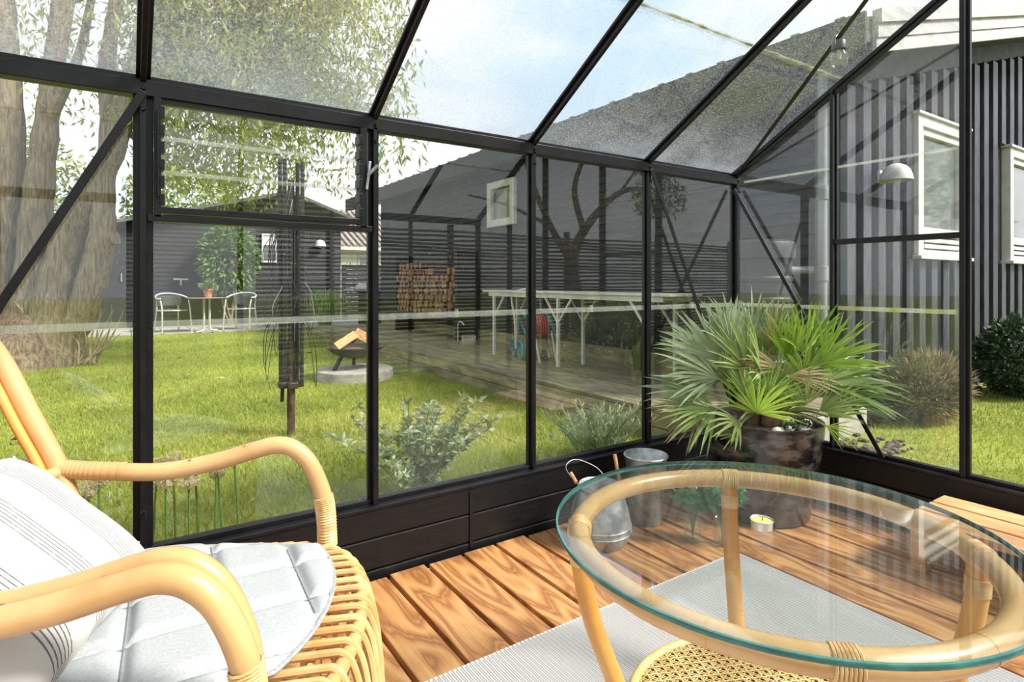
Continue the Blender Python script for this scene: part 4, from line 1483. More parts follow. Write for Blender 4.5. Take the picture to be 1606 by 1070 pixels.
# gravel strip at the house foot and deck end
gv = thing('gravel_strip', 'strip of mixed gravel along the foot of the house wall', 'gravel', (0, 0, 0), kind='stuff')
gvm = MB()
for k in range(520):
    if k < 360:
        p = (random.uniform(4.0, 9.0), random.gauss(2.02, .07), G + .008)
    else:
        p = (random.uniform(2.9, 3.95), random.uniform(1.52, 1.85), G + .008)
    r_ = random.uniform(.012, .028)
    gvm.blob(p, (r_, r_ * random.uniform(.7, 1), r_ * .6), 5, 3, .2, k)
g_o = obj('pebbles', gvm, 'gravel', gv)
g_o['kind'] = 'stuff'

# ------------------------------------------------------------------ plants just outside the garden wall
vs = thing('variegated_shrub', 'low white-variegated shrub just outside the garden glass', 'shrub', (1.12, 2.42, G))
tw = MB()
PP, DD = [], []
for k in range(42):
    a = random.uniform(0, 6.28)
    rr = random.uniform(.05, .34)
    hh = random.uniform(.18, .44)
    b = Vector((random.uniform(-.06, .06), random.uniform(-.05, .05), 0))
    tip = b + Vector((math.cos(a) * rr * 1.15, math.sin(a) * rr * .8, hh))
    mid = (b * .5 + tip * .5) + Vector((0, 0, .04))
    pts = cr([b, mid, tip], 6)
    tw.tube(pts, .0022, 4)
    for p in pts[3:]:
        for _ in range(5):
            PP.append(p)
            DD.append((random.gauss(0, 1), random.gauss(0, 1), random.gauss(.4, .6)))
o = obj('twigs', tw, 'green_stem', vs)
o['kind'] = 'stuff'
PP, DD = np.array(PP), np.array(DD)
msk = rng.random(len(PP)) < .62
leaves('foliage', PP[msk], DD[msk], .042, .020, 'variegated_leaf', vs)
leaves('foliage', PP[~msk], DD[~msk], .042, .019, 'pale_green_leaf', vs)

lv = thing('lavender', 'grey-green lavender clump outside the glass before the deck', 'shrub', (2.16, 2.40, G))
tw = MB()
PP, DD, FP = [], [], []
for k in range(95):
    a = random.uniform(0, 6.28)
    rr = random.uniform(.02, .30)
    hh = random.uniform(.14, .30)
    b = Vector((math.cos(a) * rr * .3, math.sin(a) * rr * .25, 0))
    tip = b + Vector((math.cos(a) * rr * .9, math.sin(a) * rr * .6, hh))
    pts = cr([b, (b + tip) / 2 + Vector((0, 0, .03)), tip], 7)
    tw.tube(pts, .0015, 3)
    for p in pts[2:]:
        for _ in range(3):
            PP.append(p)
            DD.append((math.cos(a) * .4 + random.gauss(0, .6), math.sin(a) * .4 + random.gauss(0, .6), 1.0))
    if k % 9 == 0:
        for q in range(14):
            FP.append(tuple(Vector(tip) + Vector((random.gauss(0, .004), random.gauss(0, .004), .0 + q * .003))))
o = obj('stems', tw, 'green_stem', lv)
o['kind'] = 'stuff'
leaves('foliage', np.array(PP), np.array(DD), .045, .005, 'lavender_leaf', lv)
FP = np.array(FP)
leaves('flower_spikes', FP, rng.normal(size=FP.shape), .012, .007, 'lavender_flower', lv)

# allium seed heads
def allium_head_mesh():
    d = rng.normal(size=(110, 3))
    d /= np.linalg.norm(d, axis=1, keepdims=True)
    mb = MB()
    for q in d:
        v = Vector(q)
        e = v * .027
        u_ = v.orthogonal().normalized()
        w_ = v.cross(u_)
        mb.add([(0, 0, 0), e + u_ * .0012, e - u_ * .0012], [(0, 1, 2)])
        for k in range(3):
            a = k * 2.09
            t_ = u_ * math.cos(a) + w_ * math.sin(a)
            s_ = v.cross(t_)
            mb.add([e, e + t_ * .005 + s_ * .0022 + v * .002, e + t_ * .007 + v * .004, e + t_ * .005 - s_ * .0022 + v * .002], [(0, 1, 2, 3)])
    return mb


hm_ = allium_head_mesh()
proto_head = None
al = [(.06, 2.16, .315), (.085, 2.28, .335), (.115, 2.08, .335), (.15, 2.22, .36), (.18, 2.12, .315), (.215, 2.20, .335), (.25, 2.10, .345), (.285, 2.18, .305), (.325, 2.10, .375),
      (-.195, 2.06, .335), (-.155, 2.18, .300), (-.115, 2.06, .305), (-.24, 2.14, .325), (-.06, 2.16, .345), (-.09, 2.28, .29)]
ORD = ['first', 'second', 'third', 'fourth', 'fifth', 'sixth', 'seventh', 'eighth', 'ninth']


def side_of(p):
    return (p[0] * rgt[0] + p[1] * rgt[1]) / (p[0] * fwd[0] + p[1] * fwd[1])


post_s = side_of((.048, 1.84))
right_s = sorted([p for p in al if side_of(p) > post_s], key=side_of)
left_s = sorted([p for p in al if side_of(p) <= post_s], key=side_of, reverse=True)
for sd, lst in (('right', right_s), ('left', left_s)):
    for i, (x, y, z) in enumerate(lst):
        t = thing('allium', '%s straw-coloured allium seed head %s of the thick black post, counting outward' % (ORD[i], sd), 'flower', (x, y, G), group='allium seed heads outside the garden glass')
        h_ = obj('flower_head', hm_ if proto_head is None else proto_head.data, 'allium_head' if proto_head is None else None, t)
        h_['kind'] = 'stuff'
        proto_head = proto_head or h_
        s_ = random.uniform(.85, 1.25)
        lean = random.uniform(-.02, .03)
        h_.location = (lean, 0, z - G)
        h_.scale = (s_, s_, s_ * .85)
        h_.rotation_euler = (random.uniform(0, .4), random.uniform(0, .4), random.uniform(0, 6))
        obj('stem', MB().tube(cr([(0, 0, 0), (lean * .3, 0, (z - G) * .5), (lean, 0, z - G)], 4), [.004] * 8 + [.003], 6), 'green_stem', t, True)

# ------------------------------------------------------------------ lawn grass blades
def lawn(name, n, sampler, h, w_, m, label, extra=None):
    P = sampler(n)
    n = len(P)
    a = rng.uniform(0, 2 * PI, n)
    hh = h * rng.uniform(.5, 1.2, n)
    ww = w_ * rng.uniform(.7, 1.3, n) * (1 + P[:, 1].clip(0, 16) * .12)
    V = np.empty((n, 3, 3))
    dx, dy = np.cos(a), np.sin(a)
    V[:, 0] = np.stack([P[:, 0] - dx * ww, P[:, 1] - dy * ww, np.full(n, G - .002)], 1)
    V[:, 1] = np.stack([P[:, 0] + dx * ww, P[:, 1] + dy * ww, np.full(n, G - .002)], 1)
    V[:, 2] = np.stack([P[:, 0] + rng.normal(0, .5, n) * hh, P[:, 1] + rng.normal(0, .5, n) * hh, G + hh], 1)
    me = bpy.data.meshes.new(name)
    me.vertices.add(n * 3)
    me.vertices.foreach_set('co', V.reshape(-1).astype(np.float32))
    me.loops.add(n * 3)
    me.loops.foreach_set('vertex_index', np.arange(n * 3, dtype=np.int32))
    me.polygons.add(n)
    me.polygons.foreach_set('loop_start', (np.arange(n) * 3).astype(np.int32))
    me.update(calc_edges=True)
    me.materials.append(MATS[m])
    o = bpy.data.objects.new(name, me)
    C.objects.link(o)
    return tag(o, label, 'grass', kind='stuff')


def samp_left(n):
    y = 1.93 + rng.beta(.75, 1.9, n) * 11.0
    x = rng.uniform(-4.2, 2.70, n)
    x = np.where(y > 4, x, rng.uniform(-1.6, 2.70, n))
    ok = (np.hypot(x - 1.97, y - 5.8) > .39) & (x < np.where(y < 10.4, 2.71, 9)) & ((x + .9) ** 2 + (y - 8.9) ** 2 > .6)
    return np.stack([x, y], 1)[ok]


def samp_right(n):
    x = rng.uniform(2.64, 9.0, n)
    y = rng.uniform(-2.0, 1.98, n)
    ok = ~((x < 3.95) & (y > 1.5))
    return np.stack([x, y], 1)[ok]


lawn('lawn_grass', 210000, samp_left, .036, .0017, 'grass_blade', 'short sunlit green lawn grass on the garden side')
lawn('lawn_grass', 60000, samp_right, .040, .0022, 'grass_blade', 'short green lawn grass before the board wall')
# fallen leaves
dl = bpy.data.meshes.new('fallen_leaf')
q = MB().add([(-.03, 0, 0), (0, -.018, .006), (.035, 0, .002), (0, .018, .008)], [(0, 1, 2, 3)])
dl.from_pydata(q.v, [], q.f)
dl.materials.append(MATS['dead_leaf'])
for k in range(14):
    o = obj('fallen_leaf', dl, None)
    yy = random.uniform(2.6, 9.0)
    o.location = (random.uniform(-1.0, 2.5) if yy > 4 else random.uniform(.3, 2.5), yy, G + .03)
    if math.hypot(o.location.x - 1.97, yy - 5.8) < .5:
        o.location.x -= .9
    o.rotation_euler = (random.uniform(-.4, .4), random.uniform(-.4, .4), random.uniform(0, 6))
    s_ = random.uniform(.8, 1.8)
    o.scale = (s_, s_, s_)
    tag(o, 'small brown fallen leaf lying on the green lawn', 'leaf', 'fallen leaves on the lawn')

# ------------------------------------------------------------------ boundary seen mirrored in the garden glass
fen = thing('rod_fence', 'woven fence of thin horizontal rods at the side of the plot', 'fence', (0, 0, 0))
for k in range(28):
    z = G + .05 + k * .064
    pts = [(xx, -4.75 + .03 * math.sin(xx * 2.1 + k * PI), z + .012 * math.sin(xx * 1.3 + k)) for xx in np.linspace(1.5, 15, 30)]
    obj('rod', MB().tube(pts, .022, 6), 'fence_rod', fen, True)
for xx in (2.0, 4.4, 6.8, 9.2, 11.6, 14.0):
    obj('post', MB().tube([(xx, -4.68, G), (xx, -4.68, 1.86)], .055, 10), 'fence_rod', fen, True)
gt2 = thing('garden_tree', 'gnarled tree with drooping twigs beside the rod fence', 'tree', (6.6, -4.1, G))
tl_ = [
    [(0, 0, 0, .20), (-.15, .1, .8, .16), (-.1, .0, 1.5, .15), (.25, .1, 2.1, .12), (.9, .1, 2.6, .09), (1.8, 0, 2.75, .05)],
    [(-.12, .05, 1.2, .12), (-.7, .1, 1.9, .09), (-1.2, .2, 2.7, .06), (-1.4, .2, 3.4, .04)],
    [(.1, .05, 1.8, .10), (-.1, .0, 2.6, .08), (.2, .1, 3.4, .05)],
    [(-.7, .1, 1.9, .06), (-1.5, 0, 2.2, .04), (-2.2, 0, 2.3, .02)],
    [(.9, .1, 2.6, .05), (1.3, .2, 3.1, .03), (1.9, .1, 3.3, .02)],
]
for t in tl_:
    pts = cr(t, 5)
    obj('limb', MB().tube(pts, [p[3] * .6 for p in pts], 9), 'bark', gt2, True)
PP, DD = [], []
for (c, r, n) in (((2.0, 0, 2.6), (.6, .5, .45), 700), ((-1.4, .2, 3.5), (.8, .6, .4), 700), ((.3, .1, 3.5), (1.0, .6, .4), 800), ((1.7, .1, 3.4), (.8, .6, .4), 600)):
    P, Dn = ball_points(n, c, r, .3)
    PP.append(P)
    DD.append(rng.normal(size=P.shape) + [0, 0, -.8])
leaves('foliage', np.concatenate(PP), np.concatenate(DD), .11, .04, 'climber_leaf', gt2)

# ================================================================== INDOORS
# rug
rugm = MB()
x0r, x1r, y0r, y1r = -.62, 1.775, .02, 1.25
pitch = .0125
nr = int((x1r - x0r) / pitch)
v, f = [], []
for i in range(nr + 1):
    for dx_, z in ((0, .0035), (.0028, .0035), (.0050, .0068), (.0105, .0068)):
        xx = x0r + i * pitch + dx_
        v += [(xx, y0r, z), (xx, y1r, z)]
for i in range(len(v) // 2 - 1):
    f.append((2 * i, 2 * i + 2, 2 * i + 3, 2 * i + 1))
rugm.add(v, f)
xe = x0r + nr * pitch + .0105
rugm.box(x0r, xe, y0r, y1r, .0004, .0034)
for yy in (y0r, y1r):
    rugm.box(x0r, xe, yy - .003, yy + .003, .0004, .0065)
tag(obj('rug', rugm, 'rug_weave'), 'pale grey ribbed rug under the rattan table and chair', 'rug')

# ------------------------------------------------------------------ glass-topped rattan table
TX, TY, TZ = 1.0054, .6392, .0075
tb = thing('coffee_table', 'round rattan coffee table with glass top and cane shelf', 'table', (TX, TY, TZ))
GT = .490 - TZ
RG = .3975
top = MB()
seg = 96
prof = [(.0001, GT), (RG - .004, GT), (RG - .004, GT - .009), (.0001, GT - .009)]
tm = MB().lathe(prof[:2], seg)
tm.lathe([(RG - .004, GT - .009), (.0001, GT - .009)], seg)
gtop = obj('glass_top', tm, 'table_glass', tb, True)
obj('glass_rim', MB().lathe([(RG - .0045, GT), (RG - .001, GT - .0006), (RG, GT - .004), (RG - .0008, GT - .0078), (RG - .0045, GT - .009)], seg), 'glass_edge', gtop, True)
RR, RZ = .352, .4605 - TZ
ring = obj('rim_ring', MB().tube([(RR * math.cos(a), RR * math.sin(a), RZ) for a in np.linspace(0, 2 * PI, 96, endpoint=False)], .0205, 16, closed=True), 'rattan', tb, True)
for a in (20, 95, 150, 200, 260, 330):
    a = math.radians(a)
    pts = [(RR * math.cos(a + d), RR * math.sin(a + d), RZ) for d in (-.006, .006)]
    obj('cane_node', MB().tube(pts, .0209, 16, caps=False), 'rattan_node' if False else 'rattan_orange', ring, True)
LA = [math.radians(47 + 90 * k) for k in range(4)]
for a in LA:
    c_, s_ = math.cos(a), math.sin(a)
    path = [(RR * c_, RR * s_, RZ - .008), (.349 * c_, .349 * s_, .38), (.325 * c_, .325 * s_, .27), (.275 * c_, .275 * s_, .14), (.268 * c_, .268 * s_, .10), (.29 * c_, .29 * s_, .04), (.315 * c_, .315 * s_, 0)]
    lg_ = obj('leg', MB().tube(cr(path, 6), .0185, 14), 'rattan_orange', tb, True)
    bd = MB()
    for q in range(7):
        d = (q - 3) * .0145
        cx_, cy_ = RR * math.cos(a + d), RR * math.sin(a + d)
        T_ = Vector((-math.sin(a + d), math.cos(a + d), 0))
        N_ = Vector((math.cos(a + d), math.sin(a + d), 0))
        pts = [Vector((cx_, cy_, RZ)) + (N_ * math.cos(t) + Vector((0, 0, 1)) * math.sin(t)) * .0212 for t in np.linspace(0, 2 * PI, 14, endpoint=False)]
        bd.tube(pts, .0024, 5, closed=True)
    o = obj('binding', bd, 'rattan_binding', lg_, True)
    o['kind'] = 'stuff'
    obj('leg_wrap', MB().tube(cr([(.3515 * c_, .3515 * s_, .415), (.350 * c_, .350 * s_, .385)], 4), .0205, 14), 'rattan_binding', lg_, True)
SR, SZ = .2528, .122 - TZ
obj('shelf_ring', MB().tube([(SR * math.cos(a), SR * math.sin(a), SZ) for a in np.linspace(0, 2 * PI, 72, endpoint=False)], .0105, 12, closed=True), 'cane_strip', tb, True)
cane = MB()
pc = .0150
Rw = SR - .006


def strip(ang, off, wd, z):
    if abs(off) >= Rw:
        return
    h_ = math.sqrt(Rw * Rw - off * off)
    c_, s_ = math.cos(ang), math.sin(ang)
    a_ = (c_ * -h_ - s_ * off, s_ * -h_ + c_ * off, z)
    b_ = (c_ * h_ - s_ * off, s_ * h_ + c_ * off, z)
    cane.bar(a_, b_, wd, .0009, (0, 0, 1))


base_a = math.radians(20)
k = -18
for k in range(-18, 19):
    o_ = k * pc
    for d in (-.0026, .0026):
        strip(base_a, o_ + d, .0024, SZ + .002)
        strip(base_a + PI / 2, o_ + d, .0024, SZ + .003)
for k in range(-36, 37):
    o_ = (k + .5) * pc / math.sqrt(2)
    if k % 2 == 0:
        strip(base_a + PI / 4, o_, .0026, SZ + .004)
        strip(base_a - PI / 4, o_, .0026, SZ + .005)
obj('shelf_shade_disc', MB().lathe([(.0001, SZ - .004), (SR - .004, SZ - .004), (SR - .004, SZ - .010), (.0001, SZ - .010)], 60), 'shelf_shade_brown', tb, True)  # added dark backing disc, stands in for shade seen through the webbing holes
o = obj('cane_webbing', cane, 'cane_strip', tb)
o['kind'] = 'stuff'

# tea light on the glass
tl = thing('tea_light', 'small yellow tea light in a tin cup on the glass table top', 'candle', (.985, .640, .4902))
obj('cup', MB().lathe([(.0001, 0), (.0185, 0), (.0195, .014), (.0210, .0155), (.0205, .0165), (.0188, .0145)], 28), 'tin', tl, True)
obj('wax', MB().lathe([(.0001, .0135), (.0188, .0135)], 28), 'wax_yellow', tl)
obj('wick', MB().tube([(0, 0, .013), (.002, 0, .020)], .0008, 5), 'wick', tl)

# ------------------------------------------------------------------ rattan armchair
CH = (.008, 1.16)
CA = math.radians(-25)
ch = thing('rattan_armchair', 'honey-coloured rattan armchair with curved arms and bent-cane front', 'armchair', (CH[0], CH[1], 0), CA)
rim_pts = [(.405, 0), (.398, .09), (.370, .20), (.315, .285), (.20, .315), (.0, .318), (-.20, .30), (-.28, .22), (-.31, .0)]
rim_l = rim_pts + [(p[0], -p[1]) for p in rim_pts[-2:0:-1]]
rim = cr([(p[0], p[1], .352) for p in rim_l], 6, closed=True)
obj('seat_hoop', MB().tube([(p[0] * .925, p[1] * .925, .350) for p in rim], .013, 10, closed=True), 'rattan', ch, True)
obj('lower_hoop', MB().tube([(p[0] * 1.0, p[1] * 1.0, .045) for p in rim], .014, 10, closed=True), 'rattan', ch, True)
obj('middle_hoop', MB().tube([(p[0] * 1.018, p[1] * 1.018, .20) for p in rim], .006, 8, closed=True), 'rattan_cane', ch, True)
obj('outer_hoop', MB().tube([(p[0] * 1.012, p[1] * 1.012, .115) for p in rim], .012, 8, closed=True), 'rattan', ch, True)
# bent canes over the seat edge, one by one
R3 = [Vector(p) for p in rim]
per = [0.0]
for i in range(1, len(R3)):
    per.append(per[-1] + (R3[i] - R3[i - 1]).length)
tot = per[-1] + (R3[0] - R3[-1]).length
ncane = 66
for i in range(ncane):
    sdist = (i + .5) / ncane * tot
    j = max(k for k in range(len(per)) if per[k] <= sdist)
    a_, b_ = R3[j], R3[(j + 1) % len(R3)]
    t_ = (sdist - per[j]) / max(1e-6, (b_ - a_).length)
    p = a_.lerp(b_, t_)
    if p.x < -.27:
        continue
    # the canes run front to back over the seat edge, then fall down the front
    jit = random.uniform(-.002, .002)
    inx, iny = p.x * .60, p.y * .93
    path = [(inx, iny, .3615), (p.x * .86, p.y * .93, .366), (p.x * .925, p.y * .935, .364), (p.x * .965, p.y * .965, .345), (p.x * .995, p.y * .995, .295), (p.x * 1.015, p.y * 1.015, .20), (p.x, p.y, .06)]
    pts = cr([(q_[0], q_[1] + jit, q_[2]) for q_ in path], 4)
    obj('cane', MB().tube(pts, .0066, 8), 'rattan_cane', ch, True)
bindm = MB()
armc = [(-.33, .565), (-.255, .558), (-.189, .550), (-.066, .541), (.048, .558), (.126, .579), (.170, .587), (.205, .577), (.237, .545), (.263, .485), (.273, .430), (.276, .360)]
for sy in (-1, 1):
    def yoff(x):
        return .28 + .012 * math.sin((x + .3) * 4)
    pts = cr([(x_, sy * yoff(x_), z_) for x_, z_ in armc], 6)
    arm = obj('arm', MB().tube(pts, .0185, 14), 'rattan', ch, True)
    # companion cane hugging the inner side
    pts2 = cr([(x_ - .012, sy * (yoff(x_) - .026), z_ - .018) for x_, z_ in armc[2:]], 6)
    if sy < 0:
        pts2 = cr([(x_ - .006, sy * (yoff(x_) - .034), z_ + .006) for x_, z_ in armc[1:-1]], 6)
        obj('arm_companion', MB().tube(pts2, .0165, 12), 'rattan', ch, True)
    # cane binding round the front of the arm
    bp = cr([(x_, sy * yoff(x_), z_) for x_, z_ in armc[-4:]], 12)
    wr = MB()
    for i in range(len(bp) - 1):
        if bp[i][2] > .475:
            continue
        wr.tube([bp[i], tuple((Vector(bp[i]) + Vector(bp[i + 1])) / 2), bp[i + 1]], [.0198, .0222, .0198], 12, caps=False)
    o = obj('binding', wr, 'rattan_binding', arm, True, angle=70)
    o['kind'] = 'stuff'
    bp = cr([(x_, sy * yoff(x_), z_) for x_, z_ in armc[1:4]], 9)
    wr = MB()
    for i in range(len(bp) - 6):
        wr.tube([bp[i], tuple((Vector(bp[i]) + Vector(bp[i + 1])) / 2), bp[i + 1]], [.0188, .0200, .0188], 12, caps=False)
    o = obj('binding', wr, 'rattan', arm, True, angle=70)
    o['kind'] = 'stuff'
    for xn in (0.0, .10):
        q_ = min(pts, key=lambda p_: abs(p_[0] - xn) + (0 if p_[2] > .5 else 1))
        obj('peg', MB().blob((q_[0], q_[1] - sy * .008, q_[2] + .0165), (.0035, .0035, .002), 8, 4), 'rattan_node', arm)
# back: big hoop, inner hoop, uprights
bk = [(-.17, .270, .36), (-.225, .277, .46), (-.262, .281, .565), (-.314, .281, .674), (-.366, .274, .793), (-.40, .22, .88), (-.415, .11, .925), (-.42, 0, .935)]
bkf = bk + [(p[0], -p[1], p[2]) for p in bk[-2::-1]]
obj('back_hoop', MB().tube(cr(bkf, 6), .0195, 14), 'rattan', ch, True)
bk2 = [(p[0] - .012, p[1] * .915, p[2] - .012) for p in bkf]
obj('inner_hoop', MB().tube(cr(bk2, 6), .0095, 10), 'rattan_orange', ch, True)
for yy in np.linspace(-.21, .21, 13):
    zt = .905 - 1.2 * yy * yy
    obj('back_cane', MB().tube(cr([(-.26, yy * .9, .355), (-.30, yy, .50), (-.36, yy, .68), (-.40 - .0, yy, zt)], 4), .0065, 7), 'rattan_cane', ch, True)
obj('back_rail', MB().tube(cr([(-.255, -.27, .555), (-.315, -.12, .557), (-.325, 0, .557), (-.315, .12, .557), (-.255, .27, .555)], 5), .012, 10), 'rattan', ch, True)
for (xx, yy) in ((.25, .26), (.25, -.26), (-.22, .25), (-.22, -.25)):
    obj('leg', MB().tube([(xx, yy, .0), (xx, yy, .35)], .016, 10), 'rattan', ch, True)
obj('seat_deck', MB().tube([(p[0] * .80, p[1] * .88, .352) for p in rim], .005, 6, closed=True), 'rattan_cane', ch, True)

# seat pad (lies on the chair: its own thing)
def seat_pad():
    n = 110
    X0, X1, Y0, Y1 = -.26, .325, -.225, .25
    cxp, cyp, hx, hy = (X0 + X1) / 2, (Y0 + Y1) / 2, (X1 - X0) / 2, (Y1 - Y0) / 2
    mb = MB()
    v, f = [], []
    for sheet in (1, 0):
        for i in range(n + 1):
            for j in range(n + 1):
                u_, w_ = 2 * i / n - 1, 2 * j / n - 1
                # square to rounded square
                k_ = .62
                x_ = u_ * math.sqrt(1 - k_ * w_ * w_ / 2)
                y_ = w_ * math.sqrt(1 - k_ * u_ * u_ / 2)
                e_ = max(abs(u_), abs(w_))
                th = .5 * (.030) * (1 - e_ ** 8) ** .5
                X, Y = cxp + x_ * hx, cyp + y_ * hy
                if sheet:
                    d1_ = abs(((X * .93 + Y * .37) / .135 + .5) % 1 - .5) * .135
                    d2_ = abs(((Y * .93 - X * .37) / .135 + .25) % 1 - .5) * .135
                    d_ = min(d1_, d2_)
                    puff = 1 - math.exp(-(d_ / .011) ** 2)
                    z_ = .392 + th * (.10 + 1.15 * puff)
                else:
                    z_ = .392 - th * .8
                sag = -.006 * (1 - u_ * u_) * (1 - w_ * w_) + .006 * math.sin(X * 19 + Y * 7) * .4
                v.append((X, Y, z_ + sag))
    m_ = (n + 1) ** 2
    for i in range(n):
        for j in range(n):
            a_ = i * (n + 1) + j
            f.append((a_, a_ + n + 1, a_ + n + 2, a_ + 1))
            b_ = m_ + a_
            f.append((b_, b_ + 1, b_ + n + 2, b_ + n + 1))
    edge = [(i, 0) for i in range(n)] + [(n, j) for j in range(n)] + [(i, n) for i in range(n, 0, -1)] + [(0, j) for j in range(n, 0, -1)]
    for (a_, b_) in zip(edge, edge[1:] + edge[:1]):
        p_, q_ = a_[0] * (n + 1) + a_[1], b_[0] * (n + 1) + b_[1]
        f.append((p_, m_ + p_, m_ + q_, q_))
    mb.add(v, f)
    rimv = [(v[a_[0] * (n + 1) + a_[1]][0], v[a_[0] * (n + 1) + a_[1]][1], .391) for a_ in edge]
    return mb, rimv


padm, rimv = seat_pad()
pad = thing('seat_pad', 'pale grey quilted seat pad on the rattan armchair', 'cushion', (CH[0], CH[1], 0), CA)
pt = obj('pad', padm, 'pad_fabric', pad, True, angle=80)
obj('piping', MB().tube(rimv, .0042, 6, closed=True), 'pad_piping', pad, True)

# stitched seams of the quilting
for fam in (0, 1):
    for k in range(-4, 5):
        off = k * .135 if fam == 0 else (k + .25) * .135
        run = []
        for t_ in np.linspace(-.5, .5, 61):
            if fam == 0:
                X, Y = .93 * off - .37 * t_, .37 * off + .93 * t_
            else:
                X, Y = -.37 * off + .93 * t_, .93 * off + .37 * t_
            u_, w_ = (X - .0325) / .2925, (Y - .0125) / .2375
            if abs(u_) ** 2.9 + abs(w_) ** 2.9 < .90:
                sag = -.006 * (1 - u_ * u_) * (1 - w_ * w_) + .006 * math.sin(X * 19 + Y * 7) * .4
                run.append((X, Y, .3945 + sag))
        if len(run) > 4:
            obj('seam', MB().tube(run, .0013, 5), 'pad_seam', pad)

# striped pillow
def local_w(x, y, z):
    return Vector((CH[0] + x * math.cos(CA) - y * math.sin(CA), CH[1] + x * math.sin(CA) + y * math.cos(CA), z))


A_ = local_w(.005, .110, .428)     # far lower corner
B_ = local_w(.020, -.265, .428)    # near lower corner
Cc = local_w(-.235, .098, .645)    # far upper corner
Wv = (B_ - A_)
Hv = (Cc - A_)
wl, hl = Wv.length, Hv.length
ex = Wv.normalized()
ey = (Hv - ex * Hv.dot(ex)).normalized()
ez = ex.cross(ey)
if ez.z < 0:
    ez = -ez
ctr = A_ + Wv / 2 + Hv / 2 - ez * .012
n = 36
pm_ = MB()
v, f = [], []
for sgn in (1, -1):
    for i in range(n + 1):
        for j in range(n + 1):
            u_, w_ = 2 * i / n - 1, 2 * j / n - 1
            th = .062 * max(0, (1 - u_ ** 4) * (1 - w_ ** 4)) ** .55
            pinch = 1 - .05 * (1 - abs(u_)) * abs(w_) - .05 * (1 - abs(w_)) * abs(u_)
            wr = .004 * math.sin(u_ * 9 + w_ * 3) * (1 - w_ * w_)
            v.append((u_ * wl / 2 * pinch, w_ * hl / 2 * pinch, sgn * (th + (wr if sgn > 0 else 0) * (1 - u_ ** 4))))
m_ = (n + 1) ** 2
for i in range(n):
    for j in range(n):
        a_ = i * (n + 1) + j
        f.append((a_, a_ + n + 1, a_ + n + 2, a_ + 1))
        b_ = m_ + a_
        f.append((b_, b_ + 1, b_ + n + 2, b_ + n + 1))
pm_.add(v, f)
Mx = Matrix((ex, ey, ex.cross(ey))).transposed().to_4x4()
Mx.translation = ctr
pil = thing('pillow', 'white striped cotton pillow with fringed ends leaning in the armchair', 'pillow', ctr)
pil.matrix_world = Mx
po = obj('pillow_body', pm_, 'pillow_fabric', pil, True, angle=120)
for sy in (-1, 1):
    for k in range(22):
        yy = -hl / 2 * .94 + k * hl * .94 / 21
        pts = cr([(sy * wl / 2 * .955, yy, 0), (sy * (wl / 2 + .008), yy + random.uniform(-.004, .004), random.uniform(-.004, .006)), (sy * (wl / 2 + .022), yy + random.uniform(-.006, .006), random.uniform(-.008, .006))], 3)
        obj('tassel', MB().tube(pts, [.0028] * 3 + [.0030] * 3 + [.0018], 5), 'fringe', po)

# ------------------------------------------------------------------ palm pot and palm
PX, PY = 2.19, 1.42
pot = thing('palm_pot', 'large glossy dark glazed pot holding the fan palm', 'pot', (PX, PY, 0))
obj('pot_body', MB().lathe([(.0001, 0), (.165, 0), (.175, .008), (.190, .10), (.207, .20), (.222, .31), (.229, .378), (.228, .386), (.220, .388), (.214, .38), (.212, .34), (.0001, .335)], 56), 'pot_glaze', pot, True, angle=50)
obj('soil', MB().lathe([(.0001, .368), (.10, .366), (.18, .356), (.213, .350)], 30), 'soil', pot, True)
for k, (a, r, s_) in enumerate(((-100, .13, .036), (-70, .15, .03), (-45, .16, .034), (-125, .15, .028), (-20, .12, .028), (-88, .18, .026), (160, .13, .03), (-60, .09, .026))):
    a = math.radians(a)
    o = obj('pebble', MB().blob((math.cos(a) * r, math.sin(a) * r, .370), (s_, s_ * .8, s_ * .55), 12, 7, .08, k), 'stone_white', pot, True)
for k, (a, r, s_) in enumerate(((-82, .15, .045), (-110, .16, .03))):
    a = math.radians(a)
    P, Dn = ball_points(260, (math.cos(a) * r, math.sin(a) * r, .375), (s_, s_, .028), .3)
    leaves('moss', P, Dn + [0, 0, .5], .012, .008, 'moss', pot)

palm = thing('fan_palm', 'green fan palm with many stiff split fronds growing in the dark pot', 'palm', (PX, PY, .36))
RT = Vector((rgt[0], rgt[1], 0))
FW = Vector((fwd[0], fwd[1], 0))
UPV = Vector((0, 0, 1))


def pal_pt(px, py, d):
    """offset from the pot: px metres to the right seen from the room, py metres up from the soil, d metres away"""
    return RT * px + UPV * py + FW * d


for (px, d, h, r) in ((-.05, 0, .13, .045), (.045, .02, .20, .042), (.01, -.05, .10, .038)):
    b = pal_pt(px, -.02, d)
    obj('trunk', MB().tube(cr([tuple(b), tuple(b + pal_pt(px * .2, h * .6, 0)), tuple(b + pal_pt(px * .4, h, 0))], 4), [r * .9, r, r * 1.05, r, r, r * .95, r * .9, r * .7, r * .4], 12), 'palm_trunk', palm, True)


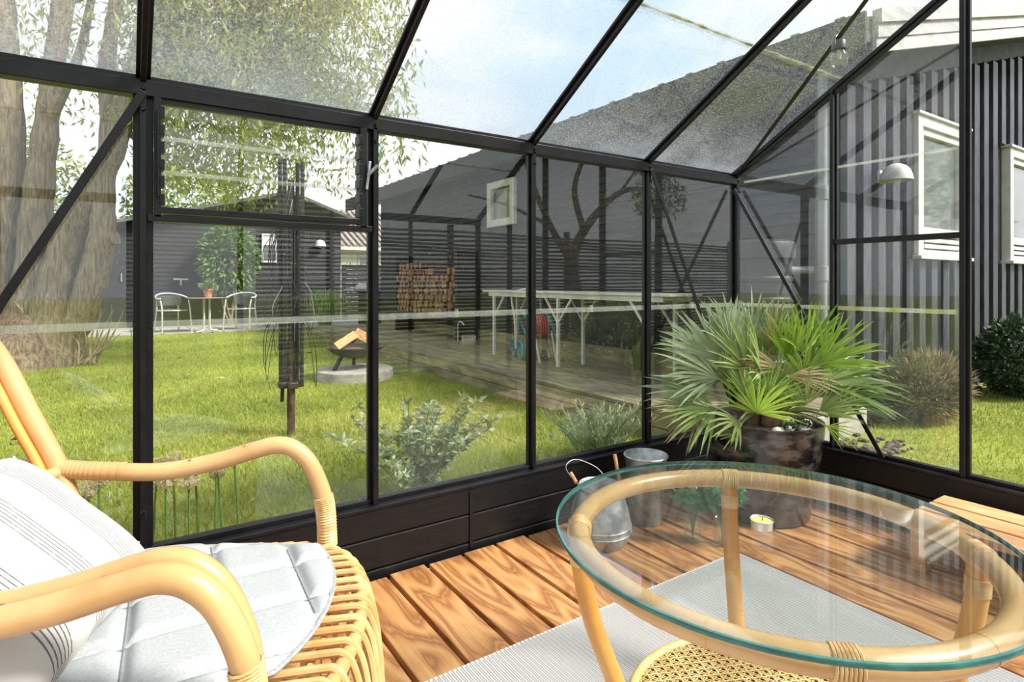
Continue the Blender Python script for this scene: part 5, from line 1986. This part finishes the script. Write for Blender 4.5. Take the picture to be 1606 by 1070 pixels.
def frond(hub, axis, face, length, spread, nseg, m, base):
    """fan of narrow folded segments; axis = mid-rib direction, face = normal of the fan"""
    axis = axis.normalized()
    face = (face - axis * face.dot(axis)).normalized()
    side = axis.cross(face).normalized()
    mb = MB()
    for i in range(nseg):
        t = -1 + 2 * i / (nseg - 1)
        a = t * spread
        d = (axis * math.cos(a) + side * math.sin(a)).normalized()
        ln = length * (1 - .25 * abs(t) ** 2) * random.uniform(.82, 1.14)
        sv = face.cross(d).normalized()
        dr = random.uniform(.02, .20)
        wd = .0062 * length / .26
        fz = random.uniform(-.10, .12)
        v = []
        ks = (0.02, .35, .62, .85, 1.0)
        ws = (.15, .95, .9, .55, .04)
        jt = random.uniform(-.10, .10)
        for kk, w2 in zip(ks, ws):
            p = hub + d * ln * kk + face * (fz * ln * kk) + sv * (jt * ln * kk * kk) - UPV * (dr * ln * kk ** 3) + face * (.10 * ln * (kk - kk * kk))
            v += [p - sv * wd * w2 + face * wd * .55 * w2, p, p + sv * wd * w2 + face * wd * .55 * w2]
        f = []
        for q in range(4):
            o_ = q * 3
            f += [(o_, o_ + 1, o_ + 4, o_ + 3), (o_ + 1, o_ + 2, o_ + 5, o_ + 4)]
        mb.add(v, f)
    fo = obj('frond', mb, m, palm)
    midp = (base + hub) / 2 + UPV * .02
    obj('petiole', MB().tube(cr([tuple(base), tuple(midp), tuple(hub)], 4), [.006] * 5 + [.0045] * 4, 6), 'palm_stem', fo, True)
    return fo


# (hub right, hub up, hub depth, axis right, axis up, axis depth, length, half spread deg, segments, material)
FR = [
    (-.095, .085, -.17, -.10, 1.0, -.35, .215, 78, 22, 'palm_young'),
    (.135, .300, -.06, .00, 1.0, .00, .225, 58, 20, 'palm_young'),
    (.200, .265, -.08, .85, .45, -.1, .250, 62, 20, 'palm_young'),
    (.175, .190, -.12, 1.0, .02, -.15, .300, 40, 16, 'palm_leaf'),
    (-.185, .275, -.02, -.62, .85, .0, .265, 58, 22, 'palm_silver'),
    (-.205, .200, -.06, -1.0, .30, -.1, .260, 50, 20, 'palm_silver'),
    (-.23, .085, -.10, -1.0, .02, -.2, .235, 62, 20, 'palm_leaf'),
    (-.26, .070, -.04, -.95, -.25, -.1, .220, 50, 16, 'palm_dry'),
    (-.10, .36, .06, -.10, 1.0, .2, .215, 40, 15, 'palm_silver'),
    (.00, .35, .10, .10, 1.0, .3, .215, 30, 10, 'palm_silver'),
    (-.03, .30, .08, -.35, .9, .3, .230, 60, 18, 'palm_silver'),
    (.05, .28, .00, -.25, 1.0, -.1, .235, 50, 18, 'palm_leaf'),
    (.03, .24, -.10, -1.0, .35, -.1, .220, 26, 12, 'palm_dry'),
    (.04, .22, -.14, .9, -.05, -.2, .180, 30, 10, 'palm_dry'),
    (.02, .16, -.08, .45, .9, -.3, .200, 62, 18, 'palm_leaf'),
    (.10, .11, -.15, -.25, .9, -.4, .170, 65, 16, 'palm_leaf'),
    (.20, .06, -.13, .55, .75, -.2, .170, 42, 14, 'palm_young'),
    (.16, .04, -.19, .55, -.25, -.5, .110, 38, 8, 'palm_young'),
    (.22, .22, .05, .60, .80, .2, .240, 52, 18, 'palm_leaf'),
    (.24, .17, .00, 1.0, .20, .1, .240, 46, 16, 'palm_young'),
    (-.12, .18, .05, -.70, .70, .2, .280, 60, 20, 'palm_leaf'),
    (-.02, .10, .12, .1, .8, .6, .260, 60, 18, 'palm_leaf'),
    (-.16, .05, -.16, -.80, .15, -.5, .190, 50, 14, 'palm_leaf'),
    (.08, .34, .06, .35, .95, .1, .220, 48, 16, 'palm_leaf'),
    (-.05, .22, -.10, -.35, .85, -.25, .240, 60, 20, 'palm_leaf'),
    (.11, .20, -.10, .20, 1.0, -.3, .200, 50, 16, 'palm_young'),
    (-.17, -.005, -.15, -.45, -.02, -.5, .130, 24, 6, 'palm_leaf'),
    (-.14, .30, -.04, -.30, 1.0, -.1, .240, 34, 16, 'palm_silver'),
    (-.20, .24, .04, -.80, .65, .1, .270, 34, 16, 'palm_silver'),
    (-.10, .24, -.10, -.55, .80, -.2, .250, 40, 18, 'palm_leaf'),
    (.02, .31, -.02, .05, 1.0, -.1, .220, 36, 14, 'palm_dry'),
    (.08, .26, -.06, -.10, 1.0, -.2, .250, 30, 14, 'palm_young'),
    (.19, .30, .00, .45, .95, .0, .230, 30, 14, 'palm_young'),
    (.20, .14, -.10, .95, .10, -.3, .270, 26, 12, 'palm_leaf'),
    (.15, .09, -.16, .75, .45, -.3, .190, 40, 14, 'palm_leaf'),
    (-.24, .13, -.02, -1.0, .12, .0, .250, 34, 14, 'palm_silver'),
    (-.03, .13, -.12, .10, 1.0, -.4, .180, 56, 18, 'palm_leaf'),
]
for (a, b, c, ar, au, ad, ln, sp_, ns, m) in FR:
    hub = pal_pt(a, b, c)
    ax = RT * ar + UPV * au + FW * ad
    face = -FW * .7 + UPV * random.uniform(.1, .9) + RT * random.uniform(-.6, .6)
    base = pal_pt(a * .15 + (.03 if a > 0 else -.03), .05, c * .3)
    frond(hub, ax, face, ln, math.radians(sp_), ns, m, base)

# ------------------------------------------------------------------ zinc bucket, zinc churn, glass vases
bk_ = thing('zinc_bucket', 'tall tapered zinc bucket standing against the plank base', 'bucket', (1.715, 1.615, 0))
obj('bucket_body', MB().lathe([(.0001, .004), (.054, .004), (.056, 0), (.058, .006), (.081, .255), (.0855, .262), (.084, .268), (.080, .264), (.056, .012), (.0001, .010)], 40), 'zinc', bk_, True)
obj('rim_wire', MB().tube([(.084 * math.cos(a), .084 * math.sin(a), .264) for a in np.linspace(0, 2 * PI, 40, endpoint=False)], .003, 6, closed=True), 'zinc', bk_, True)
stk = thing('dibber', 'short wooden handled garden stick leaning on the zinc bucket rim', 'garden tool', (1.605, 1.60, 0))
obj('stick', MB().tube([(.0, 0, .0), (.0, .075, .270)], .007, 8), 'handle_wood', stk, True)
chn = thing('zinc_churn', 'squat zinc churn with flared body and wire handle behind the table', 'churn', (1.445, 1.585, 0))
obj('churn_body', MB().lathe([(.0001, .004), (.080, .004), (.090, .0), (.104, .02), (.112, .055), (.110, .085), (.100, .13), (.083, .185), (.078, .192), (.082, .198), (.080, .205), (.076, .212), (.070, .205), (.074, .18), (.0001, .03)], 44), 'zinc', chn, True, angle=60)
for z, r in ((.050, .1135), (.070, .1125), (.192, .0815)):
    obj('hoop', MB().tube([(r * math.cos(a), r * math.sin(a), z) for a in np.linspace(0, 2 * PI, 44, endpoint=False)], .0028, 6, closed=True), 'zinc', chn, True)
obj('bail', MB().tube(cr([(-.07, -.04, .20), (-.095, .01, .225), (-.085, .09, .262), (-.02, .11, .275), (.055, .08, .24), (.068, .04, .205)], 6), .0016, 6), 'wire', chn, True)
obj('grip', MB().tube([(-.098, .015, .230), (-.090, .055, .252)], .0065, 8), 'handle_wood', chn, True)
for i, (x, y, lab) in enumerate(((1.735, 1.405, 'clear glass of ivy cuttings nearer the zinc bucket'), (1.80, 1.325, 'clear glass of ivy cuttings nearer the palm pot'))):
    vz = thing('glass_vase', lab, 'vase', (x, y, 0), group='glasses of ivy cuttings behind the table')
    obj('vase_glass', MB().lathe([(.0001, .003), (.022, .003), (.027, .0), (.030, .004), (.034, .085), (.036, .088), (.033, .085), (.028, .012), (.0001, .010)], 24), 'jar_glass', vz, True)
    iv = thing('ivy_cutting', 'bushy green ivy cutting in the glass ' + ('nearer the zinc bucket' if i == 0 else 'nearer the palm pot'), 'plant', (x, y, .0115), group='ivy cuttings in glasses')
    PP, DD = [], []
    for k in range(10):
        a = random.uniform(0, 6.28)
        rr = random.uniform(.03, .065)
        tip = (math.cos(a) * rr, math.sin(a) * rr, random.uniform(.15, .215))
        pts = cr([(0, 0, 0), (math.cos(a) * .012, math.sin(a) * .012, .075), tip], 5)
        obj('stem', MB().tube(pts, .0016, 5), 'green_stem', iv)
        for p in pts[7:]:
            for _ in range(5):
                PP.append(p)
                DD.append((random.gauss(0, 1), random.gauss(0, 1), random.gauss(.5, .6)))
    leaves('leafage', np.array(PP), np.array(DD), .032, .026, 'ivy_leaf', iv)

# ------------------------------------------------------------------ slatted step at the doorway
st = thing('door_step', 'low slatted timber step inside the open doorway', 'step', (0, 0, 0))
for k in range(3):
    xa = 2.388 - k * .112
    obj('slat', MB().box(xa, xa + .100, .215, .890, .145, .170), 'step_wood', st, bevel=.003)
for yy in (.25, .85):
    obj('bearer', MB().box(2.17, 2.48, yy - .022, yy + .022, .10, .145), 'step_wood', st, bevel=.002)
    for xx in (2.19, 2.45):
        obj('leg', MB().box(xx - .022, xx + .022, yy - .022, yy + .022, 0, .10), 'step_wood', st, bevel=.002)
